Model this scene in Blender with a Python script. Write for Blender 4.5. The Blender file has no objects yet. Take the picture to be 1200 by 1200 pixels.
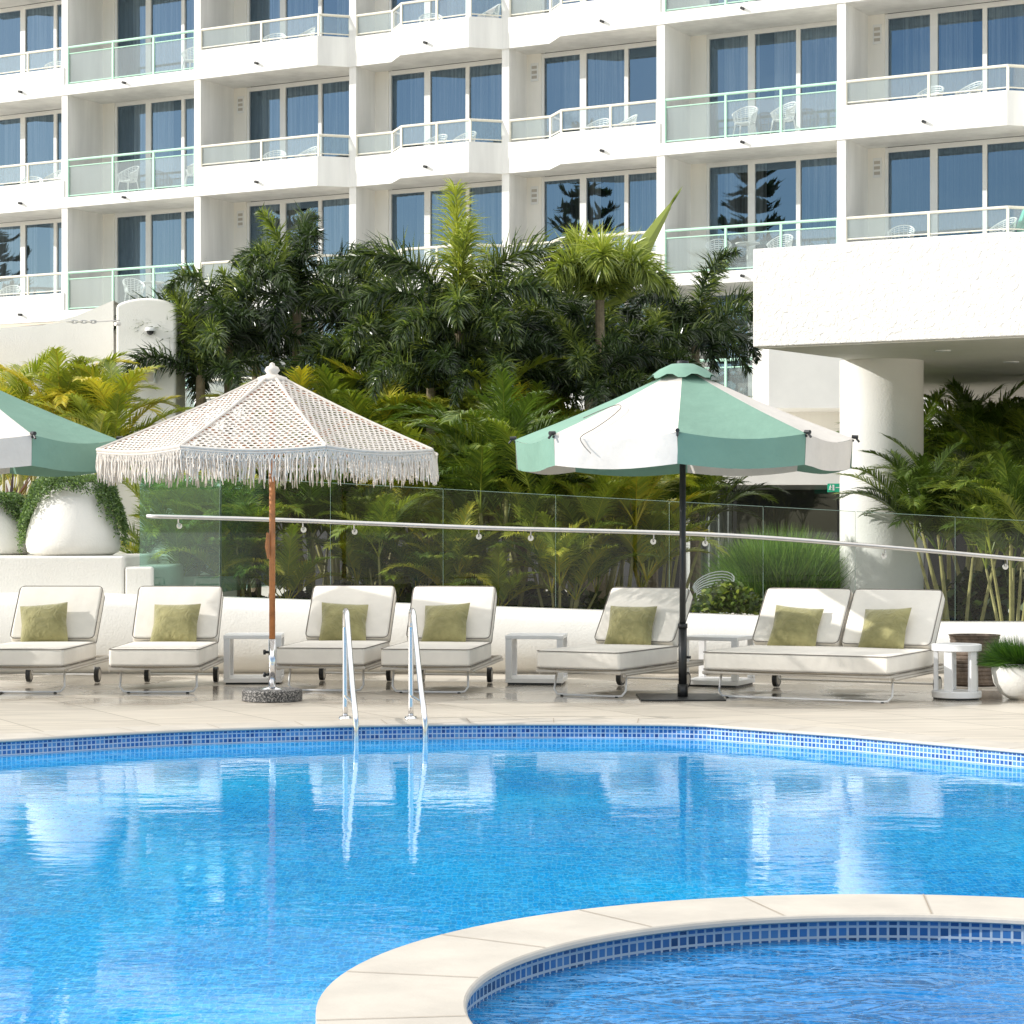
import bpy, bmesh, math, random
from math import sin, cos, pi, radians, sqrt, atan2
from mathutils import Vector, Matrix
random.seed(7)
SC = bpy.context.scene
COL = SC.collection
F, H, HX, HY = 2600.0, 1.45, 600.0, 620.0     # survey: focal length, eye height, horizon of the photo

def G(px, py, z=0.0):
    Y = F*(H-z)/(py-HY); return ((px-HX)*Y/F, Y)
def at(px, py, Y):
    return Vector(((px-HX)*Y/F, Y, H-(py-HY)*Y/F))

# ------------------------------------------------------------------ materials
def new_mat(name):
    m = bpy.data.materials.new(name); m.use_nodes = True
    nt = m.node_tree; nt.nodes.clear()
    out = nt.nodes.new('ShaderNodeOutputMaterial')
    return m, nt, out
def N(nt, t, **kw):
    n = nt.nodes.new('ShaderNode'+t)
    for k, v in kw.items():
        if k.startswith('i_'):
            key = k[2:]
            key = int(key) if key.isdigit() else key.replace('_', ' ')
            n.inputs[key].default_value = v
        else: setattr(n, k, v)
    return n
def L(nt, a, b): nt.links.new(a, b)
def ramp(nt, fac, stops):
    r = nt.nodes.new('ShaderNodeValToRGB')
    els = r.color_ramp.elements
    while len(els) < len(stops): els.new(0.5)
    for e, (p, c) in zip(els, stops):
        e.position = p; e.color = (c[0], c[1], c[2], 1)
    L(nt, fac, r.inputs[0]); return r
def maths(nt, op, a, b=None, c=None):
    n = nt.nodes.new('ShaderNodeMath'); n.operation = op
    for i, v in enumerate((a, b, c)):
        if v is None: continue
        if isinstance(v, (int, float)): n.inputs[i].default_value = v
        else: L(nt, v, n.inputs[i])
    return n.outputs[0]
def mixc(nt, fac, a, b, mode='MIX'):
    n = nt.nodes.new('ShaderNodeMix'); n.data_type = 'RGBA'; n.blend_type = mode
    for idx, v in ((0, fac), (6, a), (7, b)):
        if isinstance(v, (int, float)): n.inputs[idx].default_value = v
        elif isinstance(v, tuple): n.inputs[idx].default_value = (v[0], v[1], v[2], 1)
        else: L(nt, v, n.inputs[idx])
    return n.outputs[2]

def simple(name, col, rough=0.6, var=0.12, scale=3.0, bump=0.0, bscale=40.0, metal=0.0, spec=0.5, coord='Object', streak=False):
    m, nt, out = new_mat(name)
    tc = N(nt, 'TexCoord'); b = N(nt, 'BsdfPrincipled')
    b.inputs['Roughness'].default_value = rough; b.inputs['Metallic'].default_value = metal
    b.inputs['Specular IOR Level'].default_value = spec
    src = tc.outputs[coord]
    if streak:
        mp = N(nt, 'Mapping'); mp.inputs['Scale'].default_value = (2.5, 2.5, .25); L(nt, src, mp.inputs[0]); s2 = mp.outputs[0]
    else: s2 = src
    n = N(nt, 'TexNoise', i_Scale=scale, i_Detail=5.0, i_Roughness=.6); L(nt, s2, n.inputs['Vector'])
    lo = tuple(c*(1-var) for c in col); hi = tuple(min(1, c*(1+var*.6)) for c in col)
    r = ramp(nt, n.outputs[0], [(0.32, lo), (0.68, hi)])
    L(nt, r.outputs[0], b.inputs['Base Color'])
    if bump > 0:
        n2 = N(nt, 'TexNoise', i_Scale=bscale, i_Detail=4.0); L(nt, src, n2.inputs['Vector'])
        bp = N(nt, 'Bump', i_Strength=1.0, i_Distance=bump); L(nt, n2.outputs[0], bp.inputs['Height'])
        L(nt, bp.outputs[0], b.inputs['Normal'])
    L(nt, b.outputs[0], out.inputs[0]); return m

M = {}
M['stucco'] = simple('white_stucco', (.86, .855, .825), .75, .13, .8, .004, 60, streak=True)
M['stucco_in'] = simple('cream_stucco', (.90, .87, .80), .8, .07, .8, .004, 60, streak=True)
M['wall_white'] = simple('white_render', (.80, .78, .73), .7, .06, 1.2, .004, 50)
M['frame_white'] = simple('white_frame', (.82, .82, .80), .4, .04, 2)
M['rail_cream'] = simple('cream_rail', (.82, .79, .68), .4, .05, 2)
M['rail_mint'] = simple('mint_rail', (.50, .78, .62), .4, .05, 2)
M['black'] = simple('black_metal', (.015, .016, .017), .4, .2, 4)
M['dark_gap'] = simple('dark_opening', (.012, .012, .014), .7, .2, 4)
M['steel'] = simple('polished_steel', (.75, .75, .76), .12, .05, 6, metal=1.0)
M['steel_dull'] = simple('brushed_steel', (.62, .60, .58), .3, .08, 6, metal=1.0)
M['taupe_metal'] = simple('taupe_metal', (.50, .46, .40), .45, .08, 6)
M['white_metal'] = simple('white_metal', (.80, .80, .80), .35, .04, 5)
M['chair_white'] = simple('white_plastic', (.80, .82, .82), .35, .03, 5)
M['piping'] = simple('grey_piping', (.20, .18, .155), .7, .1, 20)
M['cush'] = simple('cream_canvas', (.82, .775, .70), .85, .10, 2.2, .006, 7)
M['rope'] = simple('cotton_rope', (.70, .64, .57), .9, .12, 30)
M['wood'] = simple('oiled_wood', (.52, .21, .075), .38, .35, 9)
M['timber'] = simple('weathered_timber', (.16, .12, .09), .8, .5, 12, .01, 30)
M['paving'] = simple('pale_bounce_paving', (.52, .49, .43), .8, .12, .6, .002, 20)  # ground made pale so it bounces light up to soffits and recesses
M['soil'] = simple('garden_soil', (.05, .035, .022), .95, .4, 6, .02, 20)
M['sign_green'] = simple('exit_sign_green', (.02, .42, .24), .4, .03, 4)
M['trunk'] = simple('palm_trunk', (.24, .19, .12), .85, .35, 14, .01, 30)
M['bark'] = simple('pine_bark', (.09, .07, .05), .9, .3, 8)
M['mint_cloth'] = simple('mint_canvas', (.19, .335, .26), .85, .07, 2.6, .012, 6)
M['white_cloth'] = simple('natural_canvas', (.70, .655, .60), .85, .08, 2.6, .012, 6)
M['sail'] = simple('sand_sailcloth', (.60, .50, .38), .85, .05, 3)
M['curtain_white'] = simple('white_curtain', (.75, .72, .66), .9, .05, 3)

def m_pillow():
    m, nt, out = new_mat('olive_velvet'); tc = N(nt, 'TexCoord'); b = N(nt, 'BsdfPrincipled')
    n = N(nt, 'TexNoise', i_Scale=7.0, i_Detail=3.0); L(nt, tc.outputs['Object'], n.inputs['Vector'])
    r = ramp(nt, n.outputs[0], [(.3, (.22, .205, .08)), (.7, (.38, .345, .15))]); L(nt, r.outputs[0], b.inputs['Base Color'])
    b.inputs['Roughness'].default_value = .85; b.inputs['Sheen Weight'].default_value = .4
    n2 = N(nt, 'TexNoise', i_Scale=11.0, i_Detail=3.0, i_Distortion=1.0); L(nt, tc.outputs['Object'], n2.inputs['Vector'])
    bp = N(nt, 'Bump', i_Strength=1.0, i_Distance=.018); L(nt, n2.outputs[0], bp.inputs['Height']); L(nt, bp.outputs[0], b.inputs['Normal'])
    L(nt, b.outputs[0], out.inputs[0]); return m
M['pillow'] = m_pillow()

def m_textured():     # hand-trowelled render of the portico beam
    m, nt, out = new_mat('trowelled_render'); tc = N(nt, 'TexCoord'); b = N(nt, 'BsdfPrincipled')
    b.inputs['Base Color'].default_value = (.78, .755, .71, 1); b.inputs['Roughness'].default_value = .7
    n1 = N(nt, 'TexNoise', i_Scale=19.0, i_Detail=6.0, i_Distortion=.6); L(nt, tc.outputs['Object'], n1.inputs['Vector'])
    r = ramp(nt, n1.outputs[0], [(.45, (0, 0, 0)), (.72, (1, 1, 1))])
    n2 = N(nt, 'TexNoise', i_Scale=60.0, i_Detail=2.0); L(nt, tc.outputs['Object'], n2.inputs['Vector'])
    s = maths(nt, 'ADD', r.outputs[0], maths(nt, 'MULTIPLY', n2.outputs[0], .4))
    bp = N(nt, 'Bump', i_Strength=1.0, i_Distance=.0075); L(nt, s, bp.inputs['Height']); L(nt, bp.outputs[0], b.inputs['Normal'])
    L(nt, b.outputs[0], out.inputs[0]); return m
M['trowel'] = m_textured()

def m_granite():
    m, nt, out = new_mat('speckled_granite'); tc = N(nt, 'TexCoord'); b = N(nt, 'BsdfPrincipled')
    v = N(nt, 'TexVoronoi', i_Scale=110.0); L(nt, tc.outputs['Object'], v.inputs['Vector'])
    r = ramp(nt, v.outputs['Color'], [(.25, (.02, .02, .02)), (.55, (.11, .105, .10)), (.85, (.35, .33, .31))])
    L(nt, r.outputs[0], b.inputs['Base Color']); b.inputs['Roughness'].default_value = .6
    L(nt, b.outputs[0], out.inputs[0]); return m
M['granite'] = m_granite()

def m_leaf(name, dark, mid, light, yellow, rough=.38):
    m, nt, out = new_mat(name)
    at_ = N(nt, 'Attribute', attribute_name='tint'); tc = N(nt, 'TexCoord')
    oi = N(nt, 'ObjectInfo')
    f = maths(nt, 'ADD', at_.outputs['Fac'], maths(nt, 'MULTIPLY', maths(nt, 'SUBTRACT', oi.outputs['Random'], .5), .12))
    r = ramp(nt, f, [(0.0, dark), (.4, mid), (.75, light), (1.0, yellow)])
    b = N(nt, 'BsdfPrincipled'); b.inputs['Roughness'].default_value = rough
    L(nt, r.outputs[0], b.inputs['Base Color'])
    t = N(nt, 'BsdfTranslucent')
    g = mixc(nt, 1.0, r.outputs[0], (1.25, 1.35, .55), 'MULTIPLY'); L(nt, g, t.inputs[0])
    mx = N(nt, 'MixShader', i_0=.30); L(nt, b.outputs[0], mx.inputs[1]); L(nt, t.outputs[0], mx.inputs[2])
    L(nt, mx.outputs[0], out.inputs[0]); return m
M['leaf_fox'] = m_leaf('foxtail_leaf', (.016, .028, .016), (.066, .104, .040), (.30, .36, .075), (.46, .48, .10), .25)
M['leaf_areca'] = m_leaf('areca_leaf', (.024, .046, .014), (.115, .180, .034), (.36, .40, .06), (.62, .50, .05), .32)
M['leaf_trail'] = m_leaf('trailing_leaf', (.04, .07, .03), (.10, .17, .06), (.20, .30, .11), (.30, .38, .14), .6)
M['leaf_pine'] = m_leaf('pine_needles', (.03, .05, .03), (.05, .08, .045), (.09, .12, .06), (.12, .15, .08), .6)
M['leaf_grass'] = m_leaf('grass_blade', (.02, .06, .012), (.07, .17, .025), (.16, .30, .04), (.30, .40, .08), .5)

def m_glass(name, tint, refl=.06, diffuse=.06, dcol=(.75, .85, .80)):
    m, nt, out = new_mat(name)
    tr = N(nt, 'BsdfTransparent'); tr.inputs[0].default_value = (*tint, 1)
    gl = N(nt, 'BsdfGlossy', i_Roughness=.015); gl.inputs[0].default_value = (1, 1, 1, 1)
    df = N(nt, 'BsdfDiffuse'); df.inputs[0].default_value = (*dcol, 1)
    m1 = N(nt, 'MixShader', i_0=diffuse); L(nt, tr.outputs[0], m1.inputs[1]); L(nt, df.outputs[0], m1.inputs[2])
    fr = N(nt, 'Fresnel', i_IOR=1.5)
    fac = maths(nt, 'ADD', fr.outputs[0], refl)
    m2 = N(nt, 'MixShader'); L(nt, fac, m2.inputs[0]); L(nt, m1.outputs[0], m2.inputs[1]); L(nt, gl.outputs[0], m2.inputs[2])
    L(nt, m2.outputs[0], out.inputs[0]); return m
M['glass_bal'] = m_glass('balcony_glass', (.84, .92, .90), .04, .16, (.80, .88, .86))
M['glass_green'] = m_glass('balustrade_glass', (.92, .96, .94), -.012, .0, (.6, .85, .75))
M['glass_teal'] = m_glass('greenish_side_glass', (.45, .75, .65), .06, .06, (.35, .75, .60))
M['glass_shop'] = m_glass('shopfront_glass', (.55, .60, .60), .04, .01)
def m_window():
    m, nt, out = new_mat('sky_tinted_window_glass')
    tr = N(nt, 'BsdfTransparent'); tr.inputs[0].default_value = (.70, .75, .78, 1)
    gl = N(nt, 'BsdfGlossy', i_Roughness=.006); gl.inputs[0].default_value = (.48, .72, .97, 1)  # blue of the reflected sky put into the glossy colour
    tc = N(nt, 'TexCoord'); n = N(nt, 'TexNoise', i_Scale=.9, i_Detail=1.0); L(nt, tc.outputs['Object'], n.inputs['Vector'])
    bp = N(nt, 'Bump', i_Strength=1.0, i_Distance=.0035); L(nt, n.outputs[0], bp.inputs['Height']); L(nt, bp.outputs[0], gl.inputs['Normal'])
    fr = N(nt, 'Fresnel', i_IOR=1.5); fac = maths(nt, 'ADD', fr.outputs[0], .19)
    m2 = N(nt, 'MixShader'); L(nt, fac, m2.inputs[0]); L(nt, tr.outputs[0], m2.inputs[1]); L(nt, gl.outputs[0], m2.inputs[2])
    L(nt, m2.outputs[0], out.inputs[0]); return m
M['pane'] = m_window()
def m_curtain(name, c1, c2):
    m, nt, out = new_mat(name); tc = N(nt, 'TexCoord'); b = N(nt, 'BsdfPrincipled')
    n = N(nt, 'TexNoise', i_Scale=2.0, i_Detail=2.0)
    mp = N(nt, 'Mapping'); mp.inputs['Scale'].default_value = (9, 1, .15); L(nt, tc.outputs['Object'], mp.inputs[0]); L(nt, mp.outputs[0], n.inputs['Vector'])
    r = ramp(nt, n.outputs[0], [(.35, c1), (.65, c2)]); L(nt, r.outputs[0], b.inputs['Base Color']); b.inputs['Roughness'].default_value = .9
    L(nt, b.outputs[0], out.inputs[0]); return m
M['curtain'] = m_curtain('grey_sheer_curtain', (.16, .16, .155), (.50, .50, .48))
M['curtain_pale'] = m_curtain('pale_sheer_curtain', (.34, .34, .33), (.72, .71, .68))
M['curtain_dark'] = m_curtain('darkened_curtain', (.05, .052, .052), (.13, .13, .125))

def tile_nodes(nt, vec_xy, size, grout=.12):
    """cell id colour (0..1) and grout mask from a 2D coordinate in metres"""
    sx = N(nt, 'SeparateXYZ'); L(nt, vec_xy, sx.inputs[0])
    u = maths(nt, 'DIVIDE', sx.outputs[0], size); v = maths(nt, 'DIVIDE', sx.outputs[1], size)
    cu = maths(nt, 'FLOOR', u); cv = maths(nt, 'FLOOR', v)
    c = N(nt, 'CombineXYZ'); L(nt, cu, c.inputs[0]); L(nt, cv, c.inputs[1])
    wn = N(nt, 'TexWhiteNoise', noise_dimensions='2D'); L(nt, c.outputs[0], wn.inputs['Vector'])
    fu = maths(nt, 'FRACT', u); fv = maths(nt, 'FRACT', v)
    gu = maths(nt, 'LESS_THAN', maths(nt, 'SUBTRACT', .5, maths(nt, 'ABSOLUTE', maths(nt, 'SUBTRACT', fu, .5))), grout)
    gv = maths(nt, 'LESS_THAN', maths(nt, 'SUBTRACT', .5, maths(nt, 'ABSOLUTE', maths(nt, 'SUBTRACT', fv, .5))), grout)
    return wn.outputs['Value'], maths(nt, 'MAXIMUM', gu, gv)
def m_mosaic(name, size, stops, grout):
    m, nt, out = new_mat(name); uv = N(nt, 'UVMap'); b = N(nt, 'BsdfPrincipled')
    val, g = tile_nodes(nt, uv.outputs[0], size)
    r = ramp(nt, val, stops)
    c = mixc(nt, g, r.outputs[0], grout)
    L(nt, c, b.inputs['Base Color'])
    L(nt, maths(nt, 'MULTIPLY_ADD', g, .5, .12), b.inputs['Roughness'])
    L(nt, b.outputs[0], out.inputs[0]); return m
M['mosaic'] = m_mosaic('pool_mosaic', .033, [(0, (.01, .06, .24)), (.3, (.03, .16, .46)), (.62, (.12, .32, .60)), (1, (.02, .11, .40))], (.58, .66, .76))
M['mosaic_spa'] = m_mosaic('spa_mosaic', .038, [(0, (.015, .05, .14)), (.35, (.03, .14, .38)), (.7, (.07, .20, .42)), (1, (.02, .08, .24))], (.38, .47, .56))

def m_water(name, base_stops, rip, tile, spa=False):
    m, nt, out = new_mat(name); tc = N(nt, 'TexCoord'); P = tc.outputs['Object']
    # wavelet field
    def noise(sx, sy, detail, dist=0.0):
        mp = N(nt, 'Mapping'); mp.inputs['Scale'].default_value = (sx, sy, 1); L(nt, P, mp.inputs[0])
        n = N(nt, 'TexNoise', i_Scale=1.0, i_Detail=detail, i_Distortion=dist); L(nt, mp.outputs[0], n.inputs['Vector']); return n
    n1 = noise(1.1, 2.2, 2.0, .4) if not spa else noise(2.4, 4.2, 3.0, .8); n2 = noise(5.5, 9.0, 3.0, .6) if not spa else noise(7, 9, 2.0, 1.0); n3 = noise(26, 34, 2.0)
    # tiles of the pool floor wobbling under the ripples
    off = N(nt, 'VectorMath', operation='MULTIPLY_ADD'); L(nt, n2.outputs[1], off.inputs[0]); off.inputs[1].default_value = (.06, .06, 0); L(nt, P, off.inputs[2])
    val, g = tile_nodes(nt, off.outputs[0], tile, .10)
    big = noise(.45, .30, 3.0, .5)
    r = ramp(nt, big.outputs[0], base_stops)
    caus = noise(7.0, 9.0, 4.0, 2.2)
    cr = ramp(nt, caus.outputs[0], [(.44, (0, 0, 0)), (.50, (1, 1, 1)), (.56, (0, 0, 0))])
    c = mixc(nt, maths(nt, 'MULTIPLY', cr.outputs[0], .34 if not spa else .14), r.outputs[0], (.10, .62, .92) if not spa else (.35, .60, .82))  # caustic light lines and spa sparkle painted into the diffuse colour
    vv = maths(nt, 'MULTIPLY_ADD', val, .36 if not spa else .2, .82 if not spa else .9)
    cc = N(nt, 'CombineXYZ')
    for i in range(3): L(nt, vv, cc.inputs[i])
    c = mixc(nt, 1.0, c, cc.outputs[0], 'MULTIPLY')
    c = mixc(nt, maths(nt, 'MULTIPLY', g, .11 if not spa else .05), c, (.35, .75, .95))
    df = N(nt, 'BsdfDiffuse'); L(nt, c, df.inputs[0])
    h = maths(nt, 'ADD', maths(nt, 'MULTIPLY', n1.outputs[0], rip[0]), maths(nt, 'ADD', maths(nt, 'MULTIPLY', n2.outputs[0], rip[1]), maths(nt, 'MULTIPLY', n3.outputs[0], rip[2])))
    bp = N(nt, 'Bump', i_Strength=1.0, i_Distance=1.0); L(nt, h, bp.inputs['Height'])
    gl = N(nt, 'BsdfGlossy', i_Roughness=.02 if not spa else .05); L(nt, bp.outputs[0], gl.inputs['Normal']); gl.inputs[0].default_value = (.93, .97, 1, 1)
    fr = N(nt, 'Fresnel', i_IOR=1.33); L(nt, bp.outputs[0], fr.inputs['Normal'])
    fac = maths(nt, 'MULTIPLY', fr.outputs[0], 1.0)
    mx = N(nt, 'MixShader'); L(nt, fac, mx.inputs[0]); L(nt, df.outputs[0], mx.inputs[1]); L(nt, gl.outputs[0], mx.inputs[2])
    L(nt, mx.outputs[0], out.inputs[0]); return m
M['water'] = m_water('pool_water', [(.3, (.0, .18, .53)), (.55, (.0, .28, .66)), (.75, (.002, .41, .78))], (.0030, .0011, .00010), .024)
M['water_spa'] = m_water('spa_water', [(.3, (.002, .10, .34)), (.55, (.008, .19, .48)), (.75, (.05, .38, .66))], (.16, .032, .0035), .045, True)

def m_deck(name, tile, base, wet):
    m, nt, out = new_mat(name); tc = N(nt, 'TexCoord'); P = tc.outputs['Object']; b = N(nt, 'BsdfPrincipled')
    mp = N(nt, 'Mapping'); mp.inputs['Rotation'].default_value = (0, 0, radians(-28)); L(nt, P, mp.inputs[0])
    val, g = tile_nodes(nt, mp.outputs[0], tile, .006)
    ve = N(nt, 'Mapping'); ve.inputs['Rotation'].default_value = (0, 0, radians(-28)); ve.inputs['Scale'].default_value = (1.2, 9, 1); L(nt, P, ve.inputs[0])
    n = N(nt, 'TexNoise', i_Scale=1.0, i_Detail=6.0, i_Distortion=.5); L(nt, ve.outputs[0], n.inputs['Vector'])
    s = maths(nt, 'ADD', maths(nt, 'MULTIPLY', n.outputs[0], .8), maths(nt, 'MULTIPLY', val, .22))
    r = ramp(nt, s, [(.3, tuple(c*.78 for c in base)), (.5, base), (.7, tuple(min(1, c*1.12) for c in base))])
    c = mixc(nt, maths(nt, 'MULTIPLY', g, .8), r.outputs[0], (.20, .17, .13))
    if wet:
        w = N(nt, 'TexNoise', i_Scale=.9, i_Detail=3.0); L(nt, P, w.inputs['Vector'])
        sp = N(nt, 'SeparateXYZ'); L(nt, P, sp.inputs[0])
        band = N(nt, 'MapRange', interpolation_type='SMOOTHSTEP'); band.inputs[1].default_value = 17.6; band.inputs[2].default_value = 18.9; L(nt, sp.outputs[1], band.inputs[0])
        wv = maths(nt, 'MULTIPLY', ramp(nt, w.outputs[0], [(.40, (0, 0, 0)), (.52, (1, 1, 1))]).outputs[0], band.outputs[0])
        c = mixc(nt, maths(nt, 'MULTIPLY', wv, .5), c, tuple(x*.42 for x in base))
        L(nt, maths(nt, 'MULTIPLY_ADD', wv, -.40, .48), b.inputs['Roughness'])
    else: b.inputs['Roughness'].default_value = .6
    L(nt, c, b.inputs['Base Color'])
    n3 = N(nt, 'TexNoise', i_Scale=30.0, i_Detail=3.0); L(nt, P, n3.inputs['Vector'])
    bp = N(nt, 'Bump', i_Strength=1.0, i_Distance=.0008); L(nt, n3.outputs[0], bp.inputs['Height']); L(nt, bp.outputs[0], b.inputs['Normal'])
    L(nt, b.outputs[0], out.inputs[0]); return m
M['deck'] = m_deck('travertine_deck', .9, (.56, .505, .425), True)
M['coping'] = simple('cream_stone', (.54, .495, .43), .55, .12, 3.0, .001, 40)

def m_macrame():
    m, nt, out = new_mat('macrame_net'); uv = N(nt, 'UVMap'); P = uv.outputs[0]
    dn = N(nt, 'TexNoise', i_Scale=14.0, i_Detail=1.0); L(nt, P, dn.inputs['Vector'])
    off = N(nt, 'VectorMath', operation='MULTIPLY_ADD'); L(nt, dn.outputs[1], off.inputs[0]); off.inputs[1].default_value = (.016, .016, 0); L(nt, P, off.inputs[2])
    sx = N(nt, 'SeparateXYZ'); L(nt, off.outputs[0], sx.inputs[0])
    v = maths(nt, 'DIVIDE', sx.outputs[1], .046); row = maths(nt, 'FLOOR', v)
    odd = maths(nt, 'MULTIPLY', maths(nt, 'MODULO', maths(nt, 'ABSOLUTE', row), 2.0), .5)
    u = maths(nt, 'ADD', maths(nt, 'DIVIDE', sx.outputs[0], .056), odd)
    du = maths(nt, 'SUBTRACT', maths(nt, 'FRACT', u), .5); dv = maths(nt, 'SUBTRACT', maths(nt, 'FRACT', v), .5)
    d = maths(nt, 'SQRT', maths(nt, 'ADD', maths(nt, 'MULTIPLY', du, du), maths(nt, 'MULTIPLY', dv, dv)))
    hole = maths(nt, 'LESS_THAN', d, .325)
    b = N(nt, 'BsdfPrincipled'); b.inputs['Roughness'].default_value = .9
    n = N(nt, 'TexNoise', i_Scale=60.0, i_Detail=2.0); L(nt, P, n.inputs['Vector'])
    r = ramp(nt, n.outputs[0], [(.3, (.58, .53, .475)), (.7, (.82, .76, .70))]); L(nt, r.outputs[0], b.inputs['Base Color'])
    hh = maths(nt, 'ADD', maths(nt, 'MULTIPLY', d, 1.0), maths(nt, 'MULTIPLY', n.outputs[0], .6))
    bp = N(nt, 'Bump', i_Strength=1.0, i_Distance=.02); L(nt, hh, bp.inputs['Height']); L(nt, bp.outputs[0], b.inputs['Normal'])
    tr = N(nt, 'BsdfTransparent'); mx = N(nt, 'MixShader')
    L(nt, hole, mx.inputs[0]); L(nt, b.outputs[0], mx.inputs[1]); L(nt, tr.outputs[0], mx.inputs[2])
    L(nt, mx.outputs[0], out.inputs[0]); return m
M['macrame'] = m_macrame()

# ------------------------------------------------------------------ mesh builder
class MB:
    def __init__(s): s.v = []; s.f = []; s.m = []; s.uv = {}; s.tint = None
    def face(s, idx, mi=0, uv=None):
        if uv: s.uv[len(s.f)] = uv
        s.f.append(idx); s.m.append(mi)
    def poly(s, pts, mi=0, uv=None):
        b = len(s.v); s.v += [tuple(p) for p in pts]; s.face(list(range(b, b+len(pts))), mi, uv)
    def box(s, x0, y0, z0, x1, y1, z1, mi=0, mat=None, faces='all'):
        b = len(s.v)
        pts = [(x0, y0, z0), (x1, y0, z0), (x1, y1, z0), (x0, y1, z0), (x0, y0, z1), (x1, y0, z1), (x1, y1, z1), (x0, y1, z1)]
        if mat: pts = [tuple(mat @ Vector(p)) for p in pts]
        s.v += pts
        for f in ((3, 2, 1, 0), (4, 5, 6, 7), (0, 1, 5, 4), (1, 2, 6, 5), (2, 3, 7, 6), (3, 0, 4, 7)):
            s.face([b+i for i in f], mi)
    def tube(s, path, r, n=8, mi=0, closed=False, cap=True):
        path = [Vector(p) for p in path]; k = len(path); b = len(s.v)
        rs = r if isinstance(r, (list, tuple)) else [r]*k
        up = Vector((0, 0, 1)); prev = None
        for i, p in enumerate(path):
            if closed: t = path[(i+1) % k]-path[i-1]
            else: t = path[min(i+1, k-1)]-path[max(i-1, 0)]
            if t.length < 1e-9: t = Vector((0, 0, 1))
            t.normalize()
            if prev is None:
                a = up if abs(t.dot(up)) < .9 else Vector((1, 0, 0))
                e = t.cross(a).normalized()
            else: e = (prev-t*prev.dot(t)).normalized()
            prev = e; g = t.cross(e)
            for j in range(n):
                a = 2*pi*j/n; s.v.append(tuple(p+(e*cos(a)+g*sin(a))*rs[i]))
        for i in range(k if closed else k-1):
            for j in range(n):
                a = b+i*n+j; c = b+i*n+(j+1) % n; i2 = (i+1) % k
                s.face([a, c, b+i2*n+(j+1) % n, b+i2*n+j], mi)
        if cap and not closed:
            s.face([b+j for j in range(n)][::-1], mi); s.face([b+(k-1)*n+j for j in range(n)], mi)
    def lathe(s, prof, n=32, mi=0, cx=0, cy=0, cz=0):
        b = len(s.v); k = len(prof)
        for (r, z) in prof:
            for j in range(n):
                a = 2*pi*j/n; s.v.append((cx+r*cos(a), cy+r*sin(a), cz+z))
        for i in range(k-1):
            for j in range(n):
                s.face([b+i*n+j, b+i*n+(j+1) % n, b+(i+1)*n+(j+1) % n, b+(i+1)*n+j], mi)
    def prism(s, pts, z0, z1, mi=0):
        b = len(s.v); n = len(pts)
        s.v += [(p[0], p[1], z0) for p in pts]+[(p[0], p[1], z1) for p in pts]
        s.face([b+i for i in range(n)][::-1], mi); s.face([b+n+i for i in range(n)], mi)
        for i in range(n): j = (i+1) % n; s.face([b+i, b+j, b+n+j, b+n+i], mi)
    def build(s, name, mats, parent=None, smooth=False, loc=None, rotz=0, fixn=False):
        me = bpy.data.meshes.new(name); me.from_pydata(s.v, [], s.f)
        if not isinstance(mats, (list, tuple)): mats = [mats]
        for m in mats: me.materials.append(m)
        if len(mats) > 1: me.polygons.foreach_set('material_index', s.m)
        if smooth: me.polygons.foreach_set('use_smooth', [True]*len(s.f))
        if s.uv:
            ul = me.uv_layers.new(name='UVMap')
            for fi, uvs in s.uv.items():
                p = me.polygons[fi]
                for k, li in enumerate(p.loop_indices): ul.data[li].uv = uvs[k]
        if s.tint is not None:
            a = me.attributes.new('tint', 'FLOAT', 'POINT'); a.data.foreach_set('value', s.tint)
        if fixn:
            bm = bmesh.new(); bm.from_mesh(me); bmesh.ops.recalc_face_normals(bm, faces=bm.faces); bm.to_mesh(me); bm.free()
        me.update()
        o = bpy.data.objects.new(name, me); COL.objects.link(o)
        if parent: o.parent = parent
        if loc: o.location = loc
        if rotz: o.rotation_euler = (0, 0, rotz)
        return o
def bevel(o, w, seg=3, angle=30, sub=0):
    m = o.modifiers.new('bevel', 'BEVEL'); m.width = w; m.segments = seg; m.limit_method = 'ANGLE'; m.angle_limit = radians(angle)
    o.data.polygons.foreach_set('use_smooth', [True]*len(o.data.polygons))
    w2 = o.modifiers.new('wn', 'WEIGHTED_NORMAL'); w2.keep_sharp = True
    return o
def tag(o, label, cat, group=None, kind=None):
    if label: o['label'] = label
    if cat: o['category'] = cat
    if group: o['group'] = group
    if kind: o['kind'] = kind
    return o
def thing(name, label, cat, loc=(0, 0, 0), rotz=0, group=None):
    o = bpy.data.objects.new(name, None); COL.objects.link(o); o.location = loc; o.rotation_euler = (0, 0, rotz)
    o.empty_display_size = .2
    return tag(o, label, cat, group)
def struct(o): o['kind'] = 'structure'; return o
KIDS = {}
def dup(root, loc, rotz=0, label=None, scale=None):
    def cp(o, par):
        c = o.copy(); COL.objects.link(c)
        if par: c.parent = par
        for ch in list(o.children): cp(ch, c)
        return c
    r = cp(root, None); r.location = loc; r.rotation_euler = (0, 0, rotz)
    if scale: r.scale = (scale,)*3
    if label: r['label'] = label
    return r

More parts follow.
